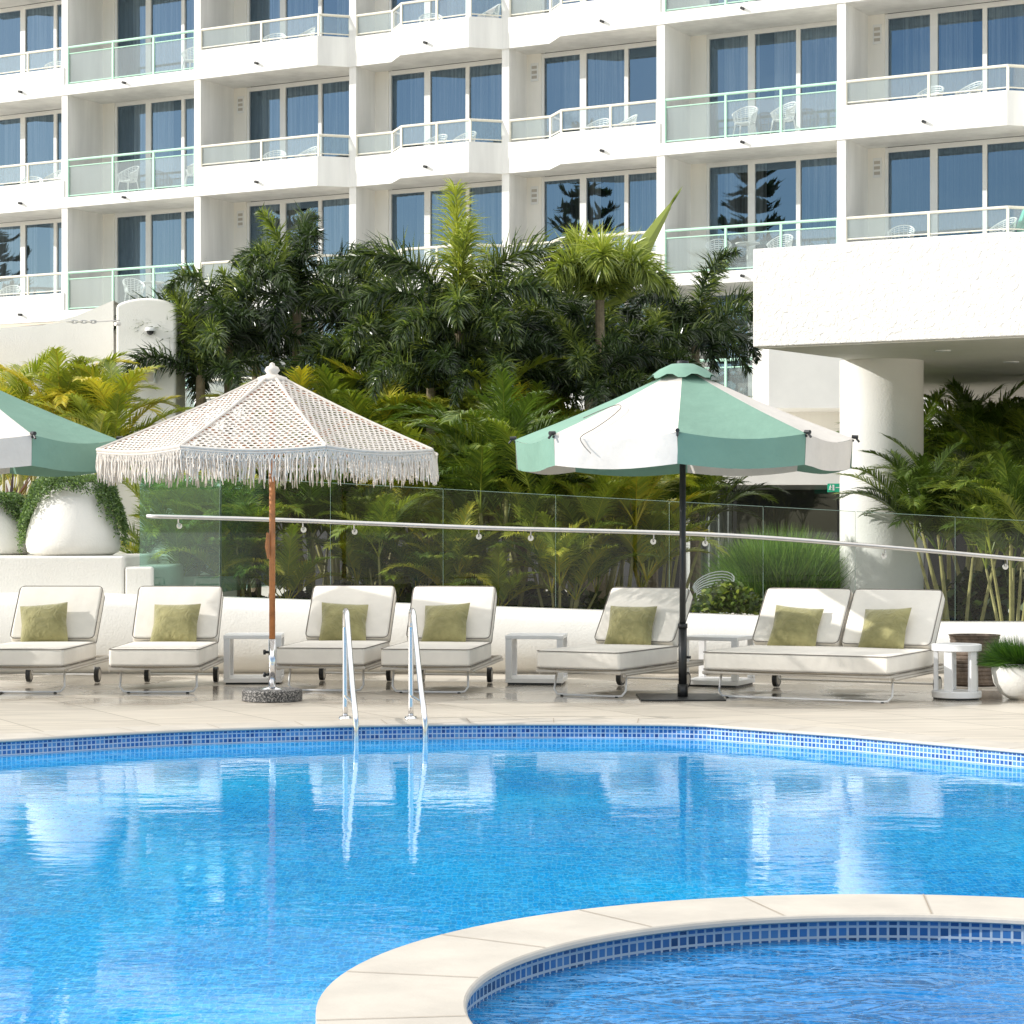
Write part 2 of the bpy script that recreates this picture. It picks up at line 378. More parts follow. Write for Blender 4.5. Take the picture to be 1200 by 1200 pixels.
# ------------------------------------------------------------------ pool outline
def catmull(P, n=6):
    out = []
    for i in range(len(P)-1):
        p0 = P[max(i-1, 0)]; p1 = P[i]; p2 = P[i+1]; p3 = P[min(i+2, len(P)-1)]
        for k in range(n):
            t = k/n; q = []
            for a, b, c, d in zip(p0, p1, p2, p3):
                q.append(.5*((2*b)+(-a+c)*t+(2*a-5*b+4*c-d)*t*t+(-a+3*b-3*c+d)*t**3))
            out.append(tuple(q))
    out.append(tuple(P[-1])); return out
far = catmull([(-8.5, 11.2), (-6.2, 13.35), (-4.9, 14.35)]+[G(0, 868), G(200, 857), G(400, 851), G(600, 848.5), G(760, 849), G(815, 850)], 6)
right = [G(830, 850.6), G(1000, 863), G(1200, 881), (6.6, 11.35)]
near = [(7.2, 10.2), (7.2, 4.2), (-9.5, 4.2), (-9.5, 9.8)]
POOL = far+right+near
def area(P): return sum(P[i][0]*P[(i+1) % len(P)][1]-P[(i+1) % len(P)][0]*P[i][1] for i in range(len(P)))/2
if area(POOL) < 0: POOL = POOL[::-1]
def offset(P, d):          # outward for a CCW loop
    out = []; n = len(P)
    for i in range(n):
        a = Vector(P[i])-Vector(P[i-1]); b = Vector(P[(i+1) % n])-Vector(P[i]); a.normalize(); b.normalize()
        na = Vector((a.y, -a.x)); nb = Vector((b.y, -b.x)); m = (na+nb)
        m = m/max(m.dot(na), .4)
        out.append((P[i][0]+m.x*d, P[i][1]+m.y*d))
    return out
def sheet(name, outer, holes, z, mat):
    bm = bmesh.new(); es = []
    for loop in [outer]+holes:
        vs = [bm.verts.new((p[0], p[1], z)) for p in loop]
        for i in range(len(vs)): es.append(bm.edges.new((vs[i], vs[(i+1) % len(vs)])))
    bmesh.ops.triangle_fill(bm, edges=es, use_beauty=True)
    for f in bm.faces:
        f.normal_update()
        if f.normal.z < 0: f.normal_flip()
    me = bpy.data.meshes.new(name); bm.to_mesh(me); bm.free(); me.materials.append(mat)
    o = bpy.data.objects.new(name, me); COL.objects.link(o); return struct(o)
cop_out = offset(POOL, .36); cop_in = offset(POOL, -.02)
sheet('pool_deck', [(-40, -30), (40, -30), (40, 22.9), (-40, 22.9)], [offset(POOL, .30)], 0.0, M['deck'])
sheet('ground', [(-900, -900), (900, -900), (900, 900), (-900, 900)], [[(-39.9, -29.9), (39.9, -29.9), (39.9, 22.8), (-39.9, 22.8)]], -.006, M['paving'])
sheet('garden_bed', [(-13, 23.1), (3.4, 23.1), (3.9, 25.2), (3.2, 38), (-13, 38)], [], .004, M['soil'])

def ring_mesh(name, inner, outer, ztop, thick, mat, joint=None):
    mb = MB(); n = len(inner)
    for i in range(n):
        j = (i+1) % n; a, b, c, d = inner[i], inner[j], outer[j], outer[i]
        mb.poly([(d[0], d[1], ztop), (c[0], c[1], ztop), (b[0], b[1], ztop), (a[0], a[1], ztop)][::-1])
        # rounded nose
        mx = lambda p, q, t: (p[0]+(q[0]-p[0])*t, p[1]+(q[1]-p[1])*t)
        prof = [(0, 0), (-.006, -.004), (-.010, -.012), (-.010, -thick+.006), (0, -thick), (.08, -thick)]
        L0 = (Vector(d)-Vector(a)).normalized(); L1 = (Vector(c)-Vector(b)).normalized()
        for (o0, z0), (o1, z1) in zip(prof[:-1], prof[1:]):
            p0 = Vector(a)+L0*o0; p1 = Vector(b)+L1*o0; q0 = Vector(a)+L0*o1; q1 = Vector(b)+L1*o1
            mb.poly([(p0.x, p0.y, ztop+z0), (p1.x, p1.y, ztop+z0), (q1.x, q1.y, ztop+z1), (q0.x, q0.y, ztop+z1)])
        e = [(d[0], d[1], ztop), (c[0], c[1], ztop), (c[0], c[1], ztop-thick), (d[0], d[1], ztop-thick)]; mb.poly(e)
    return mb
def m_coping_radial(): pass
o = ring_mesh('pool_coping', cop_in, cop_out, .012, .024, M['coping']).build('pool_coping', M['coping'], smooth=False); struct(o)
# coping joints: thin dark grout strips lying 1 mm proud
def joints(loop_in, loop_out, step, z, name):
    mb = MB(); acc = 0
    n = len(loop_in)
    for i in range(n):
        a = Vector(loop_in[i]); b = Vector(loop_in[(i+1) % n]); c = Vector(loop_out[(i+1) % n]); d = Vector(loop_out[i])
        l = (b-a).length; t = (step-acc)
        while t < l:
            k = t/l; p = a.lerp(b, k); q = d.lerp(c, k); w = (b-a).normalized()*.0025
            mb.poly([(p.x-w.x, p.y-w.y, z), (p.x+w.x, p.y+w.y, z), (q.x+w.x, q.y+w.y, z), (q.x-w.x, q.y-w.y, z)])
            t += step
        acc = l-(t-step)
    return struct(mb.build(name, M['grout']))
M['grout'] = simple('stone_grout', (.36, .30, .23), .8, .1, 5)
joints(cop_in, cop_out, .62, .0145, 'coping_joints')

# pool walls (mosaic) and floor
def wall_ring(name, loop, z0, z1, mat, flip=False):
    mb = MB(); acc = 0; n = len(loop)
    for i in range(n):
        a = loop[i]; b = loop[(i+1) % n]; l = (Vector(b)-Vector(a)).length
        uv = [(acc, z0), (acc+l, z0), (acc+l, z1), (acc, z1)]
        mb.poly([(a[0], a[1], z0), (b[0], b[1], z0), (b[0], b[1], z1), (a[0], a[1], z1)], 0, uv); acc += l
    return struct(mb.build(name, mat))
wall_ring('pool_wall', POOL, -1.35, -.0115, M['mosaic'])
sheet('pool_floor', offset(POOL, .05), [], -1.34, M['mosaic'])
SPX, SPY, RI, RO = 1.39, 6.75, 1.55, 1.98
NS = 128
circ = lambda r: [(SPX+r*cos(2*pi*i/NS), SPY+r*sin(2*pi*i/NS)) for i in range(NS)]
WZ = -.104
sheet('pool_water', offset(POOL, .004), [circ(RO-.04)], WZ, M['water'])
sheet('spa_water', circ(RI+.012), [], -.088, M['water_spa'])
o = ring_mesh('spa_coping', circ(RI-.012), circ(RO), .014, .030, M['coping']).build('spa_coping', M['coping']); struct(o)
joints(circ(RI-.012), circ(RO), .56, .0165, 'spa_coping_joints')
wall_ring('spa_wall', circ(RI+.01), -1.0, -.0165, M['mosaic_spa'])
wall_ring('spa_outer_wall', circ(RO-.03), -1.3, -.028, M['mosaic'])
# skimmer slot: black block stands in for the shadow of the opening
a = Vector(G(133, 859.5)); b = Vector(G(215, 856)); d = (b-a).normalized(); nrm = Vector((d.y, -d.x))
mb = MB(); a2 = a+nrm*.006; b2 = b+nrm*.006
mb.prism([(a2.x, a2.y), (b2.x, b2.y), (b2.x-nrm.x*.04, b2.y-nrm.y*.04), (a2.x-nrm.x*.04, a2.y-nrm.y*.04)], -.13, -.068)
tag(mb.build('skimmer_inlet', M['dark_gap']), 'dark skimmer slot in the blue mosaic of the pool edge at the waterline', 'skimmer inlet')

# ------------------------------------------------------------------ hotel
FO = Vector((-11.93, 59.06, 0)); TH = atan2(-.476, .88)
U = Vector((cos(TH), sin(TH), 0)); NN = Vector((-sin(TH), cos(TH), 0)); B = 4.354; R = .57; D = 1.5
def fac(s, d, z): return FO+U*s+NN*d+Vector((0, 0, z))
hotel = thing('hotel', 'white balconied hotel block filling the background behind the palms', 'hotel', tuple(FO), TH)
PATHS = {'F': [(0, 0), (B, 0)], 'R': [(0, 0), (3.70, 0), (4.28, R), (B, R)],
         'M': [(0, R), (1.15, R), (1.75, 0), (3.68, 0), (4.28, R), (B, R)], 'L': [(0, R), (1.20, R), (1.78, 0), (B, 0)]}
TYPES = {-1: 'M', 0: 'L', 1: 'F', 2: 'R', 3: 'M', 4: 'L', 5: 'F', 6: 'R', 7: 'M'}
LEVELS = [4, 7, 10, 13, 16]
# windows: rear wall pieces, glazing
def rear(k, z):
    s0 = (k-1)*B; zf = z+.28; zt = z+3.0 if z < 16 else z+2.9
    w0 = s0+.09+.40; widths = [.97, 1.02, .98]; gaps = [.17, .10]; x = w0+.07
    end = x+sum(widths)+sum(gaps)+.07
    for (xa, xb) in ((s0+.09, w0), (end, s0+B-.09)):
        mb = MB(); mb.box(xa, D, z, xb, D+.2, zt); mb.build('rear_wall', M['stucco_in'], hotel)
    fr = MB(); pn = MB(); yy = D+.03
    top = zt+.006
    fr.box(w0, yy, zf, w0+.07, yy+.08, top); fr.box(end-.07, yy, zf, end, yy+.08, top)
    fr.box(w0+.07, yy, top-.11, end-.07, yy+.08, top); fr.box(w0+.07, yy, zf, end-.07, yy+.08, zf+.06)
    for i, w in enumerate(widths):
        pn.poly([(x, yy+.05, zf+.06), (x+w, yy+.05, zf+.06), (x+w, yy+.05, top-.11), (x, yy+.05, top-.11)])
        if i < 2: fr.box(x+w, yy-.004*i, zf+.06, x+w+gaps[i], yy+.078, top-.11)
        x += w+(gaps[i] if i < 2 else 0)
    f = fr.build('window', M['frame_white'], hotel)
    pn.build('pane', M['pane'], f)
    # curtains with folds
    rnd = random.Random(k*31+z)
    def curtain(x0, x1, mat, dep=.14, amp=.035, name='curtain'):
        c = MB(); n = int((x1-x0)/.022); ph = rnd.random()*6; vs = []
        for i in range(n+1):
            xx = x0+(x1-x0)*i/n; yv = yy+dep+amp*(sin(xx*34+ph+1.1*sin(xx*9+ph))+.4*sin(xx*71))
            c.v.append((xx, yv, zf+.02)); c.v.append((xx, yv, top))
        for i in range(n): c.face([2*i, 2*i+2, 2*i+3, 2*i+1])
        c.build(name, mat, f, smooth=True)
    if k == 0 and z == 7:
        curtain(w0, w0+1.5, M['curtain'])
        curtain(x-1.32+.0, x-.62, M['curtain_white'], .14, .05); curtain(x-.42, x+.02, M['curtain_white'], .14, .05)
        bk = MB(); bk.box(w0, yy+.3, zf, end, yy+.34, top); bk.build('dark_room_panel', M['dark_gap'], f)  # black panel stands in for the unlit room
    else:
        dk = rnd.choice([.45, .8, 1.0, .6]); lt = M['curtain'] if not (k == 6 and z == 7) else M['curtain_dark']
        if rnd.random() < .35: lt = M['curtain_pale']
        curtain(w0, w0+dk, M['curtain_dark'], .24)  # dark left strip of the window reflection put into a curtain colour
        gap = rnd.choice([0, 0, 0, .35, .7]); g0 = rnd.uniform(w0+1.2, end-1.0)
        if gap:
            curtain(w0+dk-.06, g0, lt); curtain(g0+gap, end, lt)
        else: curtain(w0+dk-.06, end, lt)
        bk = MB(); bk.box(w0, yy+.55, zf, end, yy+.58, top); bk.build('dark_room_panel', M['dark_gap'], f)  # black panel in place of the dim room behind the curtains
for z in LEVELS:
    for k in range(-0, 8) if z < 20 else []:
        rear(k, z)
def off_path(P, d): return [(p[0], p[1]+d) for p in P]
def balcony(k, z):
    s0 = (k-1)*B; t = TYPES[k]; P = [(p[0]+s0, p[1]) for p in PATHS[t]]
    mb = MB(); inn = off_path(P, .13)
    cream = 1
    if t == 'F':
        mb.prism([P[0], P[1], (P[1][0], D), (P[0][0], D)], z, z+.27)
        ztop = z+.27
    else:
        Q = [(p[0], p[1]+.13) for p in P]
        mb.prism(P+Q[::-1], z-.0, z+.74)
        mb.prism(Q+[(Q[-1][0], D), (Q[0][0], D)], z+.012, z+.27)
        ztop = z+.74
    o = mb.build('balcony', M['stucco'], hotel)
    m = M['rail_mint'] if t == 'F' else M['rail_cream']
    rl = MB(); gl = MB(); e = .10
    pts = [(p[0], p[1]+.07) for p in P]
    pts[0] = (pts[0][0]+e, pts[0][1]); pts[-1] = (pts[-1][0]-e, pts[-1][1])
    zr = z+1.27
    rl.tube([(p[0], p[1], zr) for p in pts], .034, 8)
    low = zr-.17 if t == 'F' else ztop+.07
    rl.tube([(p[0], p[1], low) for p in pts], .016, 6)
    if t == 'F': rl.tube([(p[0], p[1], ztop+.05) for p in pts], .016, 6)
    posts = list(pts)
    if t == 'F': posts = [(pts[0][0]+(pts[1][0]-pts[0][0])*f_, pts[0][1]) for f_ in (0, .36, .68, 1)]
    else:
        for a, b in zip(pts[:-1], pts[1:]):
            l = sqrt((a[0]-b[0])**2+(a[1]-b[1])**2)
            if l > 1.7:
                q = .52
                posts.append((a[0]+(b[0]-a[0])*q, a[1]+(b[1]-a[1])*q))
    for p in posts: rl.box(p[0]-.025, p[1]-.025, ztop, p[0]+.025, p[1]+.025, zr-.01)
    g0 = ztop+.05; g1 = (zr-.17) if t == 'F' else zr-.03
    for a, b in zip(pts[:-1], pts[1:]):
        gl.poly([(a[0], a[1]+.01, g0), (b[0], b[1]+.01, g0), (b[0], b[1]+.01, g1), (a[0], a[1]+.01, g1)])
    rl.build('railing', m, o); gl.build('glass_panel', M['glass_bal'], o)
    sp = MB(); xs = s0+({'F': 2.05, 'R': 1.9, 'M': 2.5, 'L': 2.9}[t])
    if z < 20:
        sp.tube([(xs, .05, z+(.13 if t == 'F' else .22)), (xs, -.12, z+(.125 if t == 'F' else .215))], .035, 8)
        sp.build('drain_spout', M['black'], o)
for z in LEVELS:
    for k in range(0, 8): balcony(k, z)
for k in range(0, 8):
    d0 = .6 if k in (2, 3, 7) else .03
    mb = MB(); x = k*B-.0
    mb.box(x-.10, d0, 2.4, x+.10, D+.2, 19); mb.build('divider_wall', M['stucco_in'] if False else M['stucco'], hotel)
mb = MB(); mb.box(-B, -.2, 19, 7*B, 8, 19.4); mb.build('roof', M['stucco'], hotel)
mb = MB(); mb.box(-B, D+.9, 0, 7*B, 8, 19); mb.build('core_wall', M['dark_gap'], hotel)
for k in (0, 2, 4, 6):
    for z in (4, 7, 10, 13):
        mb = MB(); x0 = (k-1)*B+.09+.13; v0 = z+2.35
        mb.box(x0, D-.025, v0, x0+.20, D+.01, v0+.44)
        for i in range(3): mb.box(x0+.03, D-.032, v0+.06+i*.12, x0+.17, D-.0255, v0+.13+i*.12, 1)
        mb.build('wall_vent', [M['frame_white'], M['taupe_metal']], hotel)
# ground storey: beam and dark glazed front
mb = MB(); mb.box(-B, .3, 2.45, 7*B, .8, 4.0); mb.build('podium_beam', M['stucco'], hotel)
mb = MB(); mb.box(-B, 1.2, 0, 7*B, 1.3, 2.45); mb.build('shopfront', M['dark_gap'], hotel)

# ------------------------------------------------------------------ balcony chairs
def chair_meshes():
    mb = MB()
    zs = .44
    for k in range(-3, 4):           # seat ribs
        y = k*.055; w = .22*sqrt(max(.1, 1-(k/4.2)**2)); mb.tube([(-w, y, zs), (0, y, zs-.015), (w, y, zs)], .011, 4)
    a = MB()
    for lv in range(9):              # woven tub back: rising arcs
        t = lv/8; z0 = zs+.02+t*.10; rise = .02+t*.30; rr = .24+.05*t
        path = []
        for i in range(13):
            an = radians(-35+250*i/12)
            y = sin(an)*rr; x = cos(an)*rr
            zz = z0+rise*max(0, .5+.5*sin(an))**1.3
            path.append((x, y, zz))
        a.tube(path, .0095 if lv < 8 else .018, 4)
    for i in range(1, 12):
        an = radians(-35+250*i/12); q = []
        for lv in range(0, 9, 2):
            t = lv/8; rr = .24+.05*t; q.append((cos(an)*rr, sin(an)*rr, zs+.02+t*.10+(.02+t*.30)*max(0, .5+.5*sin(an))**1.3))
        a.tube(q, .008, 4)
    l = MB()
    for sx in (-1, 1):
        for sy in (-1, 1): l.tube([(sx*.17, sy*.16, zs), (sx*.23, sy*.22, 0)], [.018, .012], 6)
    return mb, a, l
cs, cb, cl = chair_meshes()
chair0 = thing('balcony_chair', 'x', 'chair', group='white openwork chairs on the hotel balconies')
cs.build('seat', M['chair_white'], chair0); cb.build('backrest', M['chair_white'], chair0); cl.build('legs', M['chair_white'], chair0)
def s_at(px, d):
    k = (px-HX)/F
    # X = FO.x+U.x s+NN.x d ; Y = ...
    return (k*(FO.y+NN.y*d)-(FO.x+NN.x*d))/(U.x-k*U.y)
BAYN = {0: 'leftmost balcony', 1: 'left mint balcony', 2: 'cream balcony right of the left mint one',
        3: 'double chamfered balcony', 4: 'cream balcony left of the right mint one', 5: 'right mint balcony', 6: 'far right cream balcony'}
ROWN = {13: 'top row', 10: 'second row', 7: 'third row'}
CH = {(0, 13): [65], (1, 13): [226], (2, 13): [322, 356], (3, 13): [505, 572], (5, 13): [862],
      (0, 10): [38, 60], (1, 10): [150, 226], (2, 10): [322, 358], (3, 10): [510, 544], (4, 10): [700, 732], (5, 10): [873, 918], (6, 10): [1090, 1135],
      (0, 7): [12], (1, 7): [157, 203], (2, 7): [316], (4, 7): [690, 756], (5, 7): [842, 914], (6, 7): [1056, 1175]}
first = True
for (k, z), xs in CH.items():
    for i, px in enumerate(xs):
        d = .85 if k in (1, 5) else .62
        if TYPES[k] in 'ML' and px in (38,): d = .95
        p = fac(s_at(px, d), d, z+.275)
        lab = ('single ' if len(xs) == 1 else ('left ' if i == 0 else 'right '))+'white chair, '+ROWN[z]+', '+BAYN[k]
        rz = TH+radians(-35+70*((px*7) % 10)/10)+(.5 if i == 0 else -.5)
        if first:
            chair0.location = p; chair0.rotation_euler = (0, 0, rz); chair0['label'] = lab; first = False
        else: dup(chair0, p, rz, lab)
# small bistro table on the right mint balcony
def bistro(px, k, z, lab):
    t = thing('bistro_table', lab, 'table', tuple(fac(s_at(px, .8), .8, z+.275)), 0, 'bistro tables on the mint balconies')
    m1 = MB(); m1.lathe([(.001, .70), (.28, .70), (.28, .675), (.001, .675)], 20); m1.build('table_top', M['frame_white'], t)
    m1 = MB(); m1.tube([(0, 0, .02), (0, 0, .675)], .02, 8); m1.lathe([(.001, .03), (.2, .015), (.2, 0)], 16); m1.build('stem', M['frame_white'], t)
bistro(876, 5, 7, 'small white bistro table between two chairs on the right mint balcony')
bistro(180, 1, 7, 'small bistro table between two chairs on the left mint balcony above the white pylon')
# folded teal parasol canopy on the far right balcony
t = thing('folded_parasol', 'teal folded balcony parasol at the right edge above the portico', 'parasol', tuple(fac(s_at(1207, .6), .6, 7.275))); t.scale = (1, 1, .72)
mb = MB(); mb.tube([(0, 0, 0), (0, 0, 1.9)], .02, 8); mb.build('pole', M['white_metal'], t)
mb = MB()
for i in range(10):
    a0 = 2*pi*i/10; a1 = 2*pi*(i+1)/10; am = (a0+a1)/2
    ring = [(0, .02), (.4, .16), (.9, .30), (1.15, .26)]
    for (h0, r0), (h1, r1) in zip(ring[:-1], ring[1:]):
        zz = lambda h: 1.75-h
        P = lambda a, r, h: (r*cos(a), r*sin(a), zz(h))
        mb.poly([P(a0, r0, h0), P(am, r0*.7, h0), P(am, r1*.7, h1), P(a0, r1, h1)]); mb.poly([P(am, r0*.7, h0), P(a1, r0, h0), P(a1, r1, h1), P(am, r1*.7, h1)])
M['teal_cloth'] = simple('teal_canvas', (.16, .62, .52), .8, .08, 4); mb.build('canopy', M['teal_cloth'], t)

# ------------------------------------------------------------------ portico at the right
ZP = 3.50
pa, pb, pc, pd = G(882, 407, ZP), G(985, 421, ZP), G(1082, 465, ZP), G(1176, 505, ZP)
port = thing('portico', 'white rendered portico with deep textured beam on one thick round column', 'portico', (pa[0], pa[1], 0))
ox, oy = pa
loc = lambda p: (p[0]-ox, p[1]-oy)
fe = Vector(pa)+Vector((U.x, U.y))*9.5
A2, B2, C2, D2 = loc(pa), loc(pb), loc(pc), loc(pd); E2 = (fe.x-ox, fe.y-oy); n2 = Vector((NN.x, NN.y))
mb = MB()
b0 = Vector(A2)+n2*.35; b1 = Vector(E2)+n2*.35
mb.prism([A2, E2, tuple(b1), tuple(b0)], ZP, 4.61)
bevel(mb.build('beam', M['trowel'], port), .02, 2)
mb = MB(); mb.prism([tuple(b0), tuple(b1), (E2[0]+9, E2[1]+17), (D2[0]+.4, D2[1]+.1), C2, B2], ZP+.012, ZP+.6); mb.build('soffit', M['wall_white'], port)
# drip groove line
mb = MB(); q0 = Vector(A2)+n2*.05+Vector((U.x, U.y))*.05; q1 = Vector(E2)+n2*.05
mb.prism([tuple(q0), tuple(q1), tuple(q1+n2*.025), tuple(q0+n2*.025)], ZP-.012, ZP+.004); mb.build('drip_edge', M['stucco_in'], port)
cx, cy = (1033-600)*27.3/F-ox, 27.3-oy
mb = MB(); mb.lathe([(.51, -.3), (.51, ZP+.02)], 64, cx=cx, cy=cy); mb.build('column', M['wall_white'], port, smooth=True)
for px, py in ((1105, 412), (1185, 425)):
    gx, gy = G(px, py, ZP); mb = MB(); mb.lathe([(.001, 0), (.09, 0), (.10, .02)], 20, cx=gx-ox, cy=gy-oy, cz=ZP-.002); mb.build('downlight', M['frame_white'], port)
# terrace building behind the umbrella (white box, shaded underside, glass front)
terr = thing('restaurant_wing', 'white flat roofed restaurant wing with dark glass front behind the portico column', 'building', (3.3, 42, 0))
mb = MB()
X = lambda px, Y: (px-600)*Y/F-3.3
Zy = lambda py, Y: H-(py-620)*Y/F
mb.box(X(898, 44), 1.6, Zy(478, 43.6), X(1075, 44), 4.5, Zy(402, 43.6)); mb.build('parapet', M['wall_white'], terr)
mb = MB(); mb.box(X(815, 42), 0, Zy(568, 42), X(1075, 42), 5.5, Zy(540, 42)); mb.build('beam', M['wall_white'], terr)
mb = MB(); mb.box(X(905, 44), 3.2, Zy(540, 42)+.01, X(1075, 44), 3.4, Zy(478, 43.6)); mb.build('upper_wall', M['stucco_in'], terr)
mb = MB(); mb.poly([(X(812, 42), .4, 0), (X(1075, 42), .4, 0), (X(1075, 42), .4, Zy(568, 42)), (X(812, 42), .4, Zy(568, 42))]); mb.build('glass_front', M['glass_shop'], terr)
mb = MB()
for px in (812, 862, 985): mb.box(X(px, 42), .36, 0, X(px, 42)+.06, .42, Zy(568, 42)-.003)
mb.build('mullions', M['black'], terr)
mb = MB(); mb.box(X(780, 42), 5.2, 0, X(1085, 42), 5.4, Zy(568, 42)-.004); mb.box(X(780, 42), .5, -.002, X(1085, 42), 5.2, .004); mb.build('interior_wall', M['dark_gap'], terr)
c = MB(); n = 90; x0, x1 = X(806, 42), X(862, 42)
for i in range(n+1):
    xx = x0+(x1-x0)*i/n; yy = .75+.05*sin(xx*34); c.v += [(xx, yy, 0), (xx, yy, Zy(569, 42))]
for i in range(n): c.face([2*i, 2*i+2, 2*i+3, 2*i+1])
c.build('curtain', M['curtain'], terr, smooth=True)
# exit sign
es = thing('exit_sign', 'green running man exit sign hanging under the restaurant beam beside the column', 'exit sign', tuple(at(978, 571, 41.5)))
mb = MB(); mb.box(-.13, 0, -.09, .13, .03, .07); mb.build('panel', M['sign_green'], es)
mb = MB()
mb.tube([(-.085, -.006, .035), (-.07, -.006, .035)], .012, 6); mb.tube([(-.075, -.006, .02), (-.085, -.006, -.02), (-.065, -.006, -.05)], .008, 5)
mb.tube([(-.085, -.006, -.02), (-.105, -.006, -.05)], .008, 5); mb.tube([(-.10, -.006, .0), (-.075, -.006, .012), (-.055, -.006, -.005)], .007, 5)
mb.box(-.04, -.006, -.06, -.005, -.002, .045); mb.box(.02, -.006, -.012, .10, -.002, .002); mb.poly([(.10, -.006, -.035), (.12, -.006, -.005), (.10, -.006, .025)])
mb.build('pictogram', M['frame_white'], es)

# dark restaurant wall seen under the portico at the right
w = thing('side_building', 'dark glazed wall with white canopy edge behind the palms under the portico', 'building', (9.5, 40, 0))
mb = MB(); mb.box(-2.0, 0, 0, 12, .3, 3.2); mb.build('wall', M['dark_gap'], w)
mb = MB(); mb.box(-.4, -3.6, 2.35, 12, -3.2, 3.49); mb.build('canopy_edge', M['wall_white'], w)

# ------------------------------------------------------------------ left terrace walls, pylon
lt = thing('terrace_block', 'white rendered terrace wall behind the golden palms at left', 'wall', (-9.0, 31, 0))
mb = MB(); X3 = lambda px, Y: (px-600)*Y/F+9.0
prof = [(-300, 372), (-60, 380), (0, 384), (50, 381), (90, 370), (133, 352)]
pts = [(X3(px, 31), Zy(py, 31)) for px, py in prof]
for (xa, za), (xb, zb) in zip(pts[:-1], pts[1:]):
    mb.poly([(xa, 0, 0), (xb, 0, 0), (xb, 0, zb), (xa, 0, za)]); mb.poly([(xa, 0, za), (xb, 0, zb), (xb, .4, zb), (xa, .4, za)])
    mb.poly([(xa, .4, 0), (xa, .4, za), (xb, .4, zb), (xb, .4, 0)])
mb.build('wall', M['wall_white'], lt)
pyl = thing('round_topped_pylon', 'white pylon with gently rounded top beside the dark palms at left', 'pylon', ((171-600)*30/F, 30, 0))
mb = MB(); hw = .405; zt = Zy(349, 30)
P = [(-hw, .0), (-hw, zt-.10)]+[(-hw+2*hw*t, zt-.10+.10*sin(pi*t)**.7 if 0 < t < 1 else zt-.10) for t in [i/14 for i in range(1, 14)]]+[(hw, zt-.10), (hw, .0)]
n = len(P); b0 = 0
mb.v += [(p[0], 0, p[1]) for p in P]+[(p[0], .9, p[1]) for p in P]
mb.face(list(range(n))); mb.face(list(range(n, 2*n))[::-1])
for i in range(n-1): mb.face([i, i+n, i+n+1, i+1])
bevel(mb.build('pillar', M['wall_white'], pyl, fixn=True), .04, 3)
mb = MB()
cc = [(-.3+(-.55)*sin(t*pi/2)*0, 0) for t in [0]]
P = [(-.98, 0), (-.98, .9), (-.90, 1.5), (-.72, 1.98), (-.45, 2.28), (-.41, 2.3), (-.41, 0)]; n = len(P)
mb.v += [(p[0], -.1, p[1]) for p in P]+[(p[0], .5, p[1]) for p in P]; mb.face(list(range(n))); mb.face(list(range(n, 2*n))[::-1])
for i in range(n): j = (i+1) % n; mb.face([i, i+n, j+n, j])
bevel(mb.build('curved_wing', M['wall_white'], pyl, fixn=True), .03, 2)
spk = thing('wall_speaker', 'small white box speaker on the front of the rounded pylon', 'speaker', tuple(at(172.5, 450, 29.9)))
mb = MB(); mb.box(-.12, -.16, 0, .13, .08, .43); bevel(mb.build('cabinet', M['frame_white'], spk), .015, 2)
mb = MB(); mb.box(-.10, -.166, .02, .11, -.162, .41); mb.build('grille', M['taupe_metal'], spk)
dc = thing('dome_camera', 'small dark dome camera on the white pylon above the speaker', 'camera', tuple(at(176, 388, 29.95)))
mb = MB(); mb.lathe([(.001, .05), (.06, .05), (.07, .02), (.07, 0)], 16); mb.build('housing', M['frame_white'], dc)
mb = MB(); mb.lathe([(.05, 0), (.045, -.03), (.02, -.05), (.001, -.055)], 14); mb.build('dome', M['black'], dc)
ss = thing('shade_sail', 'sand coloured shade sail corner tied by a chain to the left terrace wall', 'shade sail', tuple(at(78, 377, 29.5)))
mb = MB()
pA = Vector((0, 0, 0)); pB = Vector((-2.8, -.2, -.16)); pC = Vector((-2.8, 1.6, .04))
for i in range(6):
    a0, a1 = i/6, (i+1)/6
    sag = lambda t: -.05*sin(pi*t)
    p = pA.lerp(pB, a0)+Vector((0, 0, sag(a0))); q = pA.lerp(pB, a1)+Vector((0, 0, sag(a1))); r_ = pA.lerp(pC, a1); s_ = pA.lerp(pC, a0)
    mb.poly([p, q, r_, s_])
mb.build('sail_cloth', M['sail'], ss)
mb = MB(); x = 0.0
for i in range(6):
    a = [(x+.045*(1+cos(t)), .0 if i % 2 else .02*sin(t), .02*sin(t) if i % 2 else 0) for t in [2*pi*j/10 for j in range(10)]]
    mb.tube(a, .008, 5, closed=True); x += .062
mb.tube([(x, 0, 0), (x+.27, .35, .05)], .010, 6)
mb.tube([(x+.22, .3, .0), (x+.27, .36, .0)], .03, 6)
mb.build('chain', M['steel_dull'], ss)

